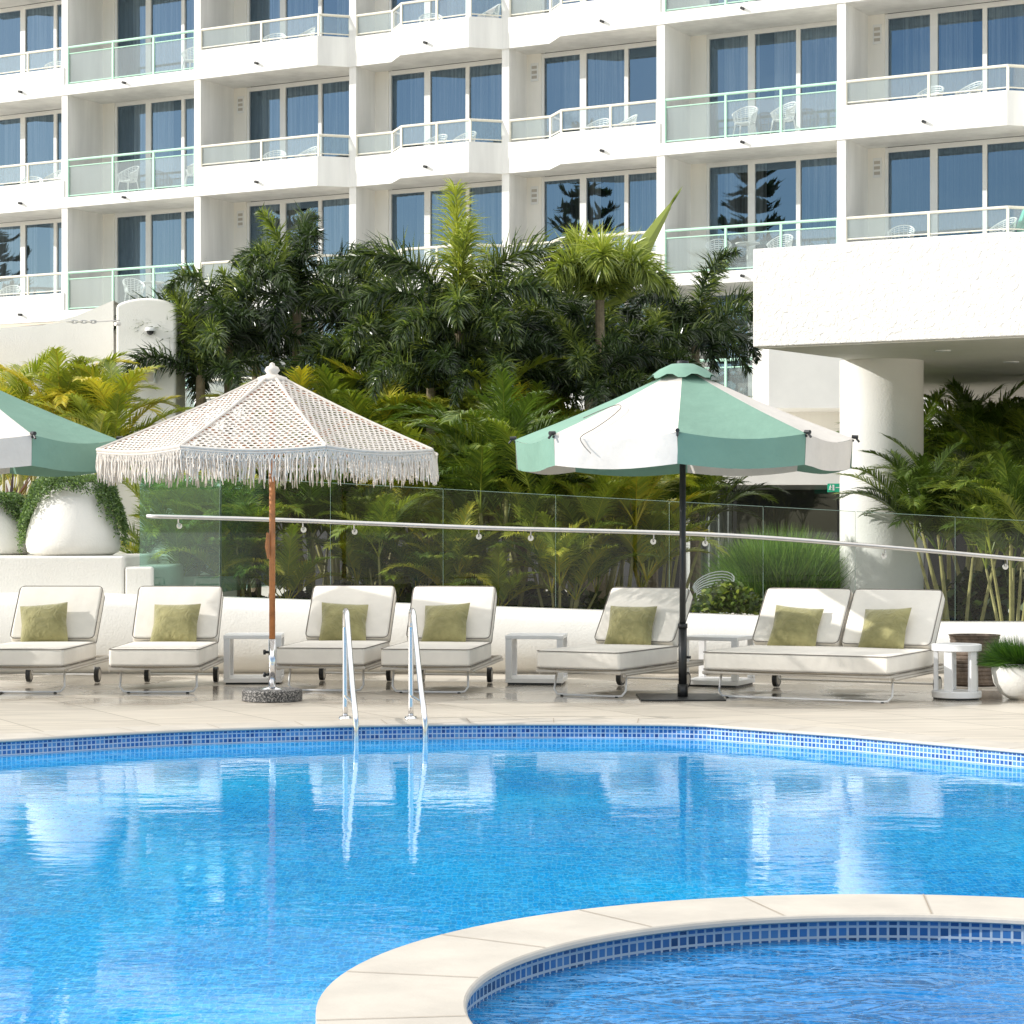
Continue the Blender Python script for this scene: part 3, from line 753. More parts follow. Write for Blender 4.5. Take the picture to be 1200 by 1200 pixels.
# ------------------------------------------------------------------ low walls behind the loungers
pw = thing('planter_wall', 'high white planter wall carrying the big pots at left', 'wall', (-6, 22.7, 0))
mb = MB(); mb.box(-6, 0, 0, 2.03, 7.0, 1.175); bevel(mb.build('upper_step', M['wall_white'], pw), .03, 3)
mb = MB(); mb.box(2.034, 0, 0, 2.33, 2.4, 1.065); bevel(mb.build('lower_step', M['wall_white'], pw), .03, 3)
bw = thing('bench_wall', 'low rounded white wall sloping down behind the row of loungers', 'wall', (0, 22.2, 0))
mb = MB(); secs = []
for i in range(41):
    x = -10+17.5*i/40; px = 600+x*F/22.4
    ztop = .80-.30*max(0, min(1, (px-100)/1000)); 
    P = [(.10, 0), (.02, .08), (-.02, .22), (0, .36), (.05, ztop-.12), (.12, ztop-.05), (.22, ztop-.012), (.34, ztop), (.75, ztop), (.76, 0)]
    secs.append([(x, y, z) for y, z in P])
for i in range(40):
    for j in range(9):
        mb.poly([secs[i][j], secs[i+1][j], secs[i+1][j+1], secs[i][j+1]])
o = mb.build('wall', M['wall_white'], bw)
bm = bmesh.new(); bm.from_mesh(o.data); bmesh.ops.remove_doubles(bm, verts=bm.verts, dist=.0005); bm.to_mesh(o.data); bm.free()
o.data.polygons.foreach_set('use_smooth', [True]*len(o.data.polygons)); 

# glass balustrade
YB = 22.75
bal = thing('glass_balustrade', 'sloping frameless glass balustrade with steel handrail behind the loungers', 'balustrade', (0, YB, 0))
topz = lambda px: 2.03-(px-163)*(.40/840)
botz = lambda px: .82-.30*max(0, min(1, (px-100)/1000))
JX = [163, 258, 388, 520, 652, 785, 895, 1003, 1120, 1245]
for a, b in zip(JX[:-1], JX[1:]):
    xa, xb = (a-600)*YB/F+.006, (b-600)*YB/F-.006
    mb = MB(); v = [(xa, botz(a)), (xb, botz(b)), (xb, topz(b)), (xa, topz(a))]
    mb.poly([(p[0], 0, p[1]) for p in v])
    o = mb.build('glass_panel', M['glass_teal'] if a == 163 else M['glass_green'], bal)
    mb = MB(); mb.tube([(v[3][0], 0, v[3][1]), (v[2][0], 0, v[2][1])], .0028, 4); mb.tube([(v[1][0], 0, v[1][1]), (v[2][0], 0, v[2][1])], .0022, 4)
    mb.build('glass_edge', M['glass_edge'] if 'glass_edge' in M else M.setdefault('glass_edge', simple('green_glass_edge', (.16, .24, .20), .2, .1, 6)), o)
hr = [(172, 605), (330, 609.5), (560, 618.5), (820, 626), (1000, 638), (1260, 661)]
yh = YB-.09; pts = [((px-600)*yh/F, -.09, H-(py-620)*yh/F) for px, py in hr]
mb = MB(); mb.tube(catmull(pts, 6), .024, 10); mb.build('handrail', M['steel_dull'], bal, smooth=True)
def hrz(px):
    for (a, ya), (b, yb) in zip(hr[:-1], hr[1:]):
        if a <= px <= b: return ya+(yb-ya)*(px-a)/(b-a)
for px in (209, 355, 415, 561, 622, 766, 827, 1037, 1180):
    z = H-(hrz(px)-620)*yh/F; x = (px-600)*yh/F
    mb = MB(); mb.tube([(x, -.09, z-.02), (x, -.085, z-.06), (x, -.05, z-.09), (x, -.002, z-.09)], .008, 6); mb.tube([(x, -.022, z-.09), (x, -.003, z-.09)], .030, 14)
    mb.build('bracket', M['steel'], bal)
# perpendicular dark glazing strip where the planter wall ends
sg = tag(None or thing('glass_side_screen', 'greenish glass return screen beside the hanging pots at left', 'glass screen', ((258-600)*YB/F, YB+.05, 0)), None, None)
mb = MB(); mb.poly([(0, 0, .8), (.25, 3.2, .8), (.25, 3.2, 2.0), (0, 0, 2.0)]); mb.build('glass_panel', M['glass_teal'], sg)
mb = MB(); mb.tube([(0, 0, .8), (0, 0, 2.0)], .006, 4); mb.build('glass_edge', M['glass_edge'], sg)

# ------------------------------------------------------------------ foliage generators
class Leafy(MB):
    def __init__(s): super().__init__(); s.tint = []
    def leaflet(s, p, d, w, L_, droop, t, seg=2):
        Wv = d.cross(w)
        p1 = p+d*(L_*.5); d2 = (d+Vector((0, 0, -droop))).normalized(); p2 = p1+d2*(L_*.5)
        b = len(s.v); s.v += [tuple(p-w*.45), tuple(p+w*.45), tuple(p1-w*.5), tuple(p1+w*.5), tuple(p2)]
        s.face([b, b+1, b+3, b+2]); s.face([b+2, b+3, b+4]); s.tint += [t]*5
    def rachis(s, path, r0, r1, t):
        b = len(s.v); super().tube(path, [r0+(r1-r0)*i/(len(path)-1) for i in range(len(path))], 4, cap=False)
        s.tint += [t]*(len(s.v)-b)
def frond_path(az, elev, length, droop, n=12, origin=(0, 0, 0)):
    p = Vector(origin); e = elev; path = [p.copy()]; T = []
    for i in range(n):
        d = Vector((cos(az)*cos(e), sin(az)*cos(e), sin(e))); T.append(d)
        p = p+d*(length/n); path.append(p.copy()); e -= droop*(.35+1.3*i/n)/n
    T.append(T[-1]); return path, T
def pinnate(lf, az, elev, length, droop, rnd, tint, nl=34, ll=.42, lw=.032, vl=.35, origin=(0, 0, 0), stalk=.22):
    path, T = frond_path(az, elev, length, droop, 12, origin)
    lf.rachis(path, .012, .003, min(1, tint+.2))
    S = Vector((-sin(az), cos(az), 0))
    for i in range(nl):
        t = stalk+(1-stalk)*i/(nl-1); k = min(t*12, 11.999); a = int(k); p = path[a].lerp(path[a+1], k-a); d = T[a]
        Uv = S.cross(d).normalized()*-1
        if Uv.z < 0 and elev < 1.4: Uv = -Uv
        L_ = ll*(.55+1.0*sin(pi*min(1, .18+.72*t)))*.72*(1-.35*t)*rnd.uniform(.88, 1.1)
        phi = radians(62-34*t)+rnd.uniform(-.08, .08)
        for sd in (-1, 1):
            b = vl+rnd.uniform(-.15, .15)
            dr = (d*cos(phi)+(S*sd*cos(b)+Uv*sin(b))*sin(phi)).normalized()
            w = (d-dr*d.dot(dr)).normalized()*lw
            lf.leaflet(p, dr, w, L_, rnd.uniform(.2, .75), max(0, min(1, tint+rnd.uniform(-.13, .13))))
def plume(lf, az, elev, length, droop, rnd, tint, nl=150, ll=.29, lw=.0145, origin=(0, 0, 0), stalk=.14):
    path, T = frond_path(az, elev, length, droop, 12, origin)
    lf.rachis(path, .016, .005, min(1, tint+.1))
    S = Vector((-sin(az), cos(az), 0))
    for i in range(nl):
        t = stalk+(1-stalk)*(i+rnd.random())/nl; k = min(t*12, 11.999); a = int(k); p = path[a].lerp(path[a+1], k-a); d = T[a]
        Uv = S.cross(d).normalized(); ps = rnd.uniform(0, 2*pi); sv = S*cos(ps)+Uv*sin(ps)
        L_ = ll*(.75+.45*sin(pi*min(1, t*1.05)))*(1-.35*max(0, t-.75)/.25)*rnd.uniform(.8, 1.15)
        ph = radians(rnd.uniform(58, 84)-26*t); dr = (d*cos(ph)+sv*sin(ph)).normalized()
        w = (dr.cross(Vector((rnd.uniform(-1, 1), rnd.uniform(-1, 1), rnd.uniform(-1, 1))))).normalized()*lw
        lf.leaflet(p, dr, w, L_, rnd.uniform(.25, .9), max(0, min(1, tint+rnd.uniform(-.22, .22)+.12*max(0, dr.z))))
def fox_crown(seed, nf=10, specs=None):
    rnd = random.Random(seed); lf = Leafy()
    if specs is None:
        specs = []
        for i in range(nf):
            az = 2*pi*i*.618+rnd.uniform(-.3, .3); el = radians(82-72*(i/nf)+rnd.uniform(-8, 8)); specs.append((az, el, rnd.uniform(1.45, 1.85), rnd.uniform(1.9, 2.7), rnd.uniform(.04, .40)))
        specs.append((rnd.uniform(0, 6), radians(82), 1.35, .7, .55))
    for s in specs: plume(lf, s[0], s[1], s[2], s[3], rnd, s[4], nl=int(1.5*s[5]) if len(s) > 5 else 300, ll=s[6] if len(s) > 6 else .27, lw=s[7] if len(s) > 7 else .0195)
    me = lf.build('crown', M['leaf_fox']); return me
def trunk_mb(h, r0, r1, rings=True, lean=0.0):
    mb = MB(); n = max(6, int(h/.12)); path = []; rs = []
    for i in range(n+1):
        t = i/n; path.append((lean*t*t, 0, h*t)); rs.append((r0+(r1-r0)*t)*(1.0+(.05 if i % 2 else 0)))
    mb.tube(path, rs, 10); return mb
HOLD = []
def hide_proto(o): HOLD.append(o)
fox_protos = [fox_crown(s, nf) for s, nf in ((11, 10), (23, 10), (35, 11))]
rr = radians
hero1 = fox_crown(51, specs=[(rr(110), rr(88), 1.75, .15, .80, 330, .40, .018), (rr(-60), rr(86), 1.3, .3, .62, 220, .36, .018),
        (rr(0), rr(74), 2.0, 2.5, .34, 300, .36, .018), (rr(-25), rr(55), 1.5, 2.2, .25), (rr(180), rr(70), 2.0, 2.4, .24, 300, .36, .018),
        (rr(200), rr(48), 1.6, 2.1, .22), (rr(-90), rr(45), 1.3, 2.3, .35), (rr(-55), rr(25), 1.3, 1.8, .3), (rr(-125), rr(25), 1.3, 1.8, .3), (rr(90), rr(50), 1.3, 1.8, .15), (rr(20), rr(20), 1.3, 1.6, .2), (rr(160), rr(15), 1.3, 1.6, .2)])
hero2 = fox_crown(52, specs=[(rr(150), rr(84), .95, 1.0, .80, 220, .38, .018), (rr(20), rr(80), .9, 1.6, .76, 220, .38, .018), (rr(-90), rr(78), 1.2, 3.1, .72, 260, .40, .018), (rr(-50), rr(66), 1.2, 3.0, .66, 240, .38, .018), (rr(-130), rr(66), 1.2, 3.0, .68, 240, .38, .018),
        (rr(-5), rr(55), 1.1, 2.6, .58), (rr(185), rr(55), 1.1, 2.6, .58), (rr(90), rr(50), 1.0, 1.6, .4)])
def palm(px, py, Y, proto, label, rot=0, sc=1.0, name='foxtail_palm'):
    p = at(px, py, Y); r = thing(name, label, 'palm tree', (p.x, p.y, 0), 0, 'foxtail palms in front of the hotel')
    tr = trunk_mb(p.z, .085, .06); tr.build('trunk', M['trunk'], r)
    c = proto.copy(); COL.objects.link(c); c.parent = r; c.location = (0, 0, p.z-.05); c.rotation_euler = (0, 0, rot); c.scale = (sc,)*3
    return r
FP = [(578, 452, 25.5, 2, .6, .78, 'short foxtail palm in front of the tallest palm trunk'),
      (505, 455, 25.6, 0, 2.2, .75, 'short foxtail palm left of the tallest palm trunk'),
      (690, 462, 25.8, 1, 1.4, .75, 'short foxtail palm in front of the pale shaggy palm'),
      (268, 400, 27.5, 0, .3, 1.0, 'dark leafy foxtail palm at the left end of the palm row beside the white pylon'),
      (348, 358, 28.0, 1, 1.2, 1.0, 'foxtail palm behind the peak of the macrame umbrella with one upright plume'),
      (300, 425, 29.5, 2, 2.2, 1.0, 'low foxtail palm filling behind the left slope of the macrame umbrella'),
      (440, 400, 29.5, 2, .9, 1.05, 'dark foxtail palm immediately left of the tallest palm'),
      (455, 415, 26.8, 0, 4.0, .95, 'drooping foxtail palm right of the macrame umbrella peak'),
      (612, 412, 27.2, 2, 1.5, 1.05, 'broad dark foxtail palm right of the tallest palm'),
      (655, 430, 28.6, 1, .2, 1.0, 'foxtail palm with bronze tips left of the pale plumed palm'),
      (765, 425, 29.2, 2, 3.6, .95, 'foxtail palm behind the peak of the green and white umbrella'),
      (235, 440, 26.6, 1, 1.9, .85, 'small foxtail palm low between the pylon and the macrame umbrella'),
      (510, 450, 26.9, 1, 2.9, .9, 'low front foxtail palm right under the tallest palm fronds'),
      (690, 455, 27.0, 2, 4.4, .9, 'low foxtail palm whose fronds hang over the white umbrella panel'),
      (755, 450, 27.4, 0, .8, .85, 'low foxtail palm just left of the green umbrella vent cap'),
      (815, 405, 28.2, 1, 5.0, .9, 'rightmost foxtail palm of the row with spiky dark fronds')]
for px, py, Y, k, rot, sc, lab in FP: palm(px, py, Y+3.6, fox_protos[k], lab, rot, sc*(Y+3.6)/Y)
palm(538, 388, 29.3, hero1, 'tallest foxtail palm with a bright green upright plume and two arching fronds', 0, 1.13)
h2 = palm(703, 352, 29.6, hero2, 'pale green shaggy foxtail palm with an unopened spear frond', 0, 1.12)
# spear frond of the pale palm
sp = Leafy(); rnd = random.Random(5); p0 = at(703, 352, 29.6); pth = [at(728, 350, 29.7), at(745, 312, 29.7), at(760, 280, 29.7), at(776, 255, 29.7), at(790, 233, 29.7)]
pth = [Vector((p.x-p0.x, p.y-p0.y, p.z)) for p in pth]
pth = [Vector((.0, .05, p0.z-.1))]+pth
b = len(sp.v); MB.tube(sp, pth, [.02, .08, .12, .105, .06, .004], 6); sp.tint += [.74]*(len(sp.v)-b)
for i in range(110):
    t = rnd.uniform(.25, 4.6); a = int(t); p = pth[a].lerp(pth[a+1], t-a); d = (pth[a+1]-pth[a]).normalized()
    q = Vector((rnd.uniform(-1, 1), rnd.uniform(-1, 1), 0))*.06*(1-t/5.5); w = d.cross(Vector((rnd.uniform(-1, 1), rnd.uniform(-1, 1), .1))).normalized()*.028
    sp.leaflet(p+q, (d+q*1.2).normalized(), w, rnd.uniform(.25, .42), .05, rnd.uniform(.55, .9))
sp.build('spear_frond', M['leaf_fox'], h2)

def areca_clump(seed, h, nst, spread, tint, flen=1.25, nl=30, ll=.40):
    rnd = random.Random(seed); lf = Leafy(); tr = MB()
    for s in range(nst):
        a = rnd.uniform(0, 2*pi); rad = rnd.uniform(.05, .28); hh = h*rnd.uniform(.45, 1.0); ln = spread*rnd.uniform(.2, 1)
        base = Vector((cos(a)*rad, sin(a)*rad, 0)); top = Vector((cos(a)*(rad+ln*.5), sin(a)*(rad+ln*.5), hh*.62))
        mid = base.lerp(top, .5)+Vector((0, 0, .05))
        tr.tube([base, mid, top], [.032, .026, .02], 7)
        n = rnd.randint(6, 8)
        for i in range(n):
            az = 2*pi*i/n+rnd.uniform(-.4, .4)
            pinnate(lf, az, radians(rnd.uniform(48, 84)), flen*rnd.uniform(.8, 1.15), rnd.uniform(.9, 1.9), rnd, max(0, min(1, tint+rnd.uniform(-.22, .25))), nl, ll, .0185, .3, origin=tuple(top))
    return tr.build('stems', M['stem_yellow']), lf.build('fronds', M['leaf_areca'])
M['stem_yellow'] = simple('areca_stem', (.36, .33, .12), .6, .3, 9)
ap = [areca_clump(101, 3.3, 8, 1.1, .50, 1.5, 54, .44), areca_clump(102, 3.0, 8, 1.1, .66, 1.45, 54, .44), areca_clump(103, 3.4, 7, 1.0, .34, 1.5, 52, .44), areca_clump(104, 2.6, 5, .5, .80, 1.15, 46, .38)]
def areca(px, Y, k, sc, rot, lab, zb=0.0, group='areca palms behind the glass balustrade', name='areca_palm'):
    r = thing(name, lab, 'palm', ((px-600)*Y/F, Y, zb), 0, group)
    for o in ap[k]:
        c = o.copy(); COL.objects.link(c); c.parent = r; c.rotation_euler = (0, 0, rot); c.scale = (sc,)*3
    return r
AR = [(225, 25.4, 0, .72, .1, 'areca palm reaching under the left half of the macrame umbrella'),
      (300, 25.0, 1, .70, 1.0, 'areca palm directly behind the wooden umbrella pole'),
      (370, 25.8, 2, .85, 2.0, 'areca palm behind the right fringe of the macrame umbrella'),
      (420, 26.6, 1, 1.15, 2.9, 'bright areca palm rising above the right side of the macrame umbrella'),
      (480, 26.2, 1, 1.18, .4, 'tall bright areca palm just right of the macrame canopy'),
      (450, 25.0, 0, .62, 3.9, 'low areca palm behind the pair of middle loungers'),
      (530, 26.4, 0, 1.08, 1.7, 'dense areca palm midway between the two umbrellas'),
      (585, 25.6, 2, 1.0, 5.0, 'dark areca palm left of the green umbrella tip'),
      (555, 24.9, 1, .60, .8, 'short areca palm above the fourth lounger'),
      (640, 26.5, 1, 1.08, 3.1, 'areca palm touching the left tip of the green umbrella'),
      (655, 25.0, 0, .68, 2.2, 'areca palm with bare yellow stems below the green umbrella'),
      (725, 25.6, 1, .84, 4.4, 'arching areca palm directly under the green canopy left of its pole'),
      (770, 26.4, 2, .78, 5.6, 'areca palm behind the black umbrella pole'),
      (500, 28.2, 2, 1.25, 2.0, 'deep shaded areca palm far back below the tallest foxtail palm'),
      (400, 28.5, 0, 1.15, 1.3, 'deep shaded areca palm far back behind the macrame umbrella'),
      (690, 28.4, 2, 1.15, .3, 'deep shaded areca palm far back behind the green umbrella'),
      (600, 28.9, 0, 1.2, 4.2, 'deep shaded areca palm far back in the middle of the planting')]
for a in AR:
    px_, Y_, k_, sc_, rot_, lab_ = a
    areca(px_, Y_+(3.4 if Y_ >= 26 else 0), k_, sc_*(1.10 if Y_ >= 26 else 1), rot_, lab_)
areca(48, 26.8, 3, 1.0, .5, 'golden yellow areca palm at the left edge above the big pots', zb=1.175, group='golden areca palms at left')
areca(124, 26.4, 3, .95, 2.7, 'golden areca palm with yellow upper fronds in front of the white pylon', zb=1.175, group='golden areca palms at left')
areca(5, 28.5, 1, .80, 3.7, 'greener areca palm partly cut by the left edge', zb=1.175, group='golden areca palms at left')
for a in [(1115, 29.5, 2, 1.1, .4, 'dark areca palm right behind the round column'), (1165, 30.5, 2, 1.1, 2.2, 'dark tall areca palm deep under the portico'),
          (1205, 28.0, 2, 1.0, 1.1, 'areca palm at the right edge with bright upper fronds'),
          (1125, 26.0, 2, .80, 3.2, 'bright arching areca palm beside the column base'), (1185, 24.6, 2, .72, 4.6, 'low dark areca palm behind the bowl planter')]:
    areca(*a, group='areca palms under the portico')
for o in fox_protos+[hero1, hero2]+[x for p in ap for x in p]: bpy.data.objects.remove(o)

# ornamental grass and ground plant right of centre
def grass_clump(name, lab, px, Y, w, d, h, n, zb=0, tint=.5):
    lf = Leafy(); rnd = random.Random(int(px)); r = thing(name, lab, 'plant', ((px-600)*Y/F, Y, zb))
    for i in range(n):
        x = rnd.gauss(0, w*.36); y = rnd.uniform(-d, d); x = max(-w, min(w, x))
        hh = h*(1-.55*(x/w)**2)*rnd.uniform(.55, 1.1)
        dr = Vector((rnd.gauss(0, .30)+x/w*.35, rnd.gauss(0, .3), 1)).normalized(); wv = dr.cross(Vector((rnd.uniform(-1, 1), rnd.uniform(-1, 1), 0))).normalized()*.010
        lf.leaflet(Vector((x, y, 0)), dr, wv, hh, .35, max(0, min(1, tint+rnd.uniform(-.3, .3))))
    lf.build('blades', M['leaf_grass'], r); return r
grass_clump('ornamental_grass', 'feathery green grass clump behind the balustrade left of the column', 915, 27.6, .85, .5, 1.05, 7500, 0.45, .68)
def bush(name, lab, px, Y, w, d, h, n, zb, mat='leaf_areca', tint=.35, ls=.07):
    lf = Leafy(); rnd = random.Random(int(px)+1); r = thing(name, lab, 'plant', ((px-600)*Y/F, Y, zb))
    for i in range(n):
        a = rnd.uniform(0, 2*pi); q = rnd.random()**.5; z = rnd.random()
        k = sqrt(max(0, 1-z*z)); p = Vector((cos(a)*q*w*k, sin(a)*q*d*k, z*h*rnd.uniform(.6, 1.05)))
        dr = Vector((rnd.uniform(-1, 1), rnd.uniform(-1, 1), rnd.uniform(-.2, 1))).normalized(); wv = dr.cross(Vector((rnd.uniform(-1, 1), rnd.uniform(-1, 1), rnd.uniform(-1, 1)))).normalized()*ls*.55
        lf.leaflet(p, dr, wv, ls*rnd.uniform(.7, 1.3), .3, max(0, min(1, tint+rnd.uniform(-.3, .3))))
    lf.build('leaves', M[mat], r); return r
bush('leafy_shrub', 'glossy dark green low shrub on the wall left of the double lounger', 852, 23.6, .42, .25, .32, 1100, .55, tint=.42)
bush('garden_hedge', 'dark undergrowth beneath the areca palms along the balustrade', 500, 25.6, 3.6, .8, .8, 9000, 0, tint=.12, ls=.14)
bush('portico_undergrowth', 'dark undergrowth under the portico palms at right', 1170, 27.5, 1.4, .8, .9, 3500, 0, tint=.10, ls=.14)

# wicker chair glimpsed behind the glass
wc = thing('wicker_armchair', 'pale wicker armchair behind the glass beside the grass clump', 'armchair', ((836-600)*25.5/F, 25.5, .42), rr(-30))
wc.scale = (.72,)*3
mb = MB()
for lv in range(12):
    t = lv/11; path = []
    for i in range(13):
        an = rr(-20+220*i/12); r_ = .24+.09*t; path.append((cos(an)*r_, sin(an)*r_, .25+t*.12+t*.38*max(0, .5+.5*sin(an))))
    mb.tube(path, .010, 5)
mb.build('backrest', M['chair_white'], wc)
mb = MB(); mb.lathe([(.001, .30), (.26, .30), (.27, .27), (.001, .25)], 20); mb.build('seat', M['cush'], wc)
mb = MB()
for a in (.8, 2.3, 3.9, 5.4): mb.tube([(cos(a)*.2, sin(a)*.2, .26), (cos(a)*.25, sin(a)*.25, -.2)], .014, 6)
mb.build('legs', M['chair_white'], wc)

# ------------------------------------------------------------------ big pots with trailing plants
def big_pot(px, Y, zb, w, h, lab, seed, group='white egg shaped pots with trailing plants', scale=1, full=True):
    r = thing('trailing_plant_pot', lab, 'planter', ((px-600)*Y/F, Y, zb), 0, group)
    rw = w/2; mb = MB()
    prof = [(.001, .0), (rw*.80, 0), (rw*.96, h*.05), (rw, h*.16), (rw*.97, h*.32), (rw*.88, h*.52), (rw*.74, h*.74), (rw*.60, h*.92), (rw*.56, h), (rw*.50, h), (rw*.50, h*.94), (.001, h*.94)]
    mb.lathe(prof, 48); mb.build('pot', M['wall_white'], r, smooth=True)
    rnd = random.Random(seed); lf = Leafy()
    for s in range(340):
        a = rnd.uniform(0, 2*pi)
        side = abs(cos(a)); drop = h*(.07+.86*side**3)*rnd.uniform(.35, 1.0) if full else h*.3*rnd.random()
        p = Vector((cos(a)*rw*.35*rnd.random(), sin(a)*rw*.35*rnd.random(), h*1.0)); rim = Vector((cos(a)*rw*.72, sin(a)*rw*.72, h*1.03+rnd.uniform(-.03, .03)))
        pts = [p, p.lerp(rim, .5)+Vector((0, 0, .05)), rim]
        z = rim.z; out = 0
        while z > h-drop:
            z -= .05; fr = max(0, (h-z)/h); rad = rw*(.78+.30*min(1, fr*1.8))+rnd.uniform(-.015, .03); pts.append(Vector((cos(a)*rad, sin(a)*rad, z))); a += rnd.uniform(-.03, .03)
        for p0_, p1_ in zip(pts[:-1], pts[1:]):
            for q in range(6 if full else 5):
                t = rnd.random(); c = p0_.lerp(p1_, t)+Vector((rnd.uniform(-.02, .02), rnd.uniform(-.02, .02), rnd.uniform(-.02, .02)))
                dr = Vector((rnd.uniform(-1, 1), rnd.uniform(-1, 1), rnd.uniform(-1, .6))).normalized(); wv = dr.cross(Vector((rnd.uniform(-1, 1), rnd.uniform(-1, 1), rnd.uniform(-1, 1)))).normalized()*.013
                lf.leaflet(c, dr, wv, rnd.uniform(.02, .04), .2, rnd.uniform(.1, .9))
    lf.build('trailing_leaves', M['leaf_trail'], r); return r
big_pot(86, 23.2, 1.175, .98, .76, 'largest white egg shaped pot with grey green trailing plant on the planter wall', 1)
big_pot(-5, 23.6, 1.175, .80, .58, 'white pot with trailing plant cut by the left edge of the picture', 2)
big_pot(200, 25.2, .92, .66, .46, 'small white trailing plant pot seen through the greenish glass', 3)
mb = MB(); mb.box(-.6, -.4, 0, .8, .5, .92); q = mb.build('pot_plinth', M['wall_white'], None, loc=((200-600)*25.2/F, 25.2, 0)); tag(q, 'white plinth under the small pot behind the greenish glass', 'plinth')
# dark cordyline behind the pot at left
cdl = thing('bronze_cordyline', 'dark bronze strappy plant behind the pots at the left edge', 'plant', ((12-600)*24.3/F, 24.3, 1.0))
lf = Leafy(); rnd = random.Random(9)
for i in range(70):
    a = rnd.uniform(0, 2*pi); e = rnd.uniform(.1, 1.3); d = Vector((cos(a)*cos(e), sin(a)*cos(e), sin(e))); w_ = d.cross(Vector((0, 0, 1))).normalized()*.045
    lf.leaflet(Vector((0, 0, .45)), d, w_, rnd.uniform(.5, .8), .6, rnd.random())
M['leaf_bronze'] = m_leaf('bronze_leaf', (.02, .008, .008), (.05, .018, .014), (.10, .035, .02), (.16, .08, .03)); lf.build('leaves', M['leaf_bronze'], cdl)
mb = MB(); mb.tube([(0, 0, 0), (0, 0, .5)], .04, 8); mb.build('stem', M['bark'], cdl)

# ------------------------------------------------------------------ umbrellas
def canopy_geom(nv, Rr, rise, rot, sag=.05, nr=10, na=8, hub=.06):
    """list of panels; each a grid of points from hub ring to edge, canopy edge at z=0"""
    out = []
    for k in range(nv):
        a0 = rot+2*pi*k/nv; a1 = rot+2*pi*(k+1)/nv; g = []
        for i in range(nr+1):
            t = hub+(1-hub)*i/nr; row = []
            for j in range(na+1):
                u = j/na; A_ = Vector((cos(a0), sin(a0), 0))*Rr*t; B_ = Vector((cos(a1), sin(a1), 0))*Rr*t
                p = A_.lerp(B_, u); z = rise*(1-t)-sag*sin(pi*u)*t*(.35+.65*t)-.02*sin(pi*t)
                row.append(Vector((p.x, p.y, z)))
            g.append(row)
        out.append((a0, a1, g))
    return out
def umbrella_stand_black(u, zc):
    mb = MB(); mb.tube([(0, 0, .0), (0, 0, zc)], .027, 16); mb.build('pole', M['black'], u, smooth=True)
    mb = MB(); mb.tube([(0, 0, .015), (0, 0, .62)], .036, 16); mb.tube([(0, 0, .60), (0, 0, .64)], .042, 16); mb.tube([(.03, 0, .35), (.07, 0, .35)], .012, 8); mb.tube([(0, 0, .0), (0, 0, .12)], .045, 16)
    mb.build('pole_sleeve', M['black'], u, smooth=True)
    mb = MB(); mb.box(-.38, -.36, 0, .34, .36, .014); bevel(mb.build('base_plate', M['black'], u), .004, 2)
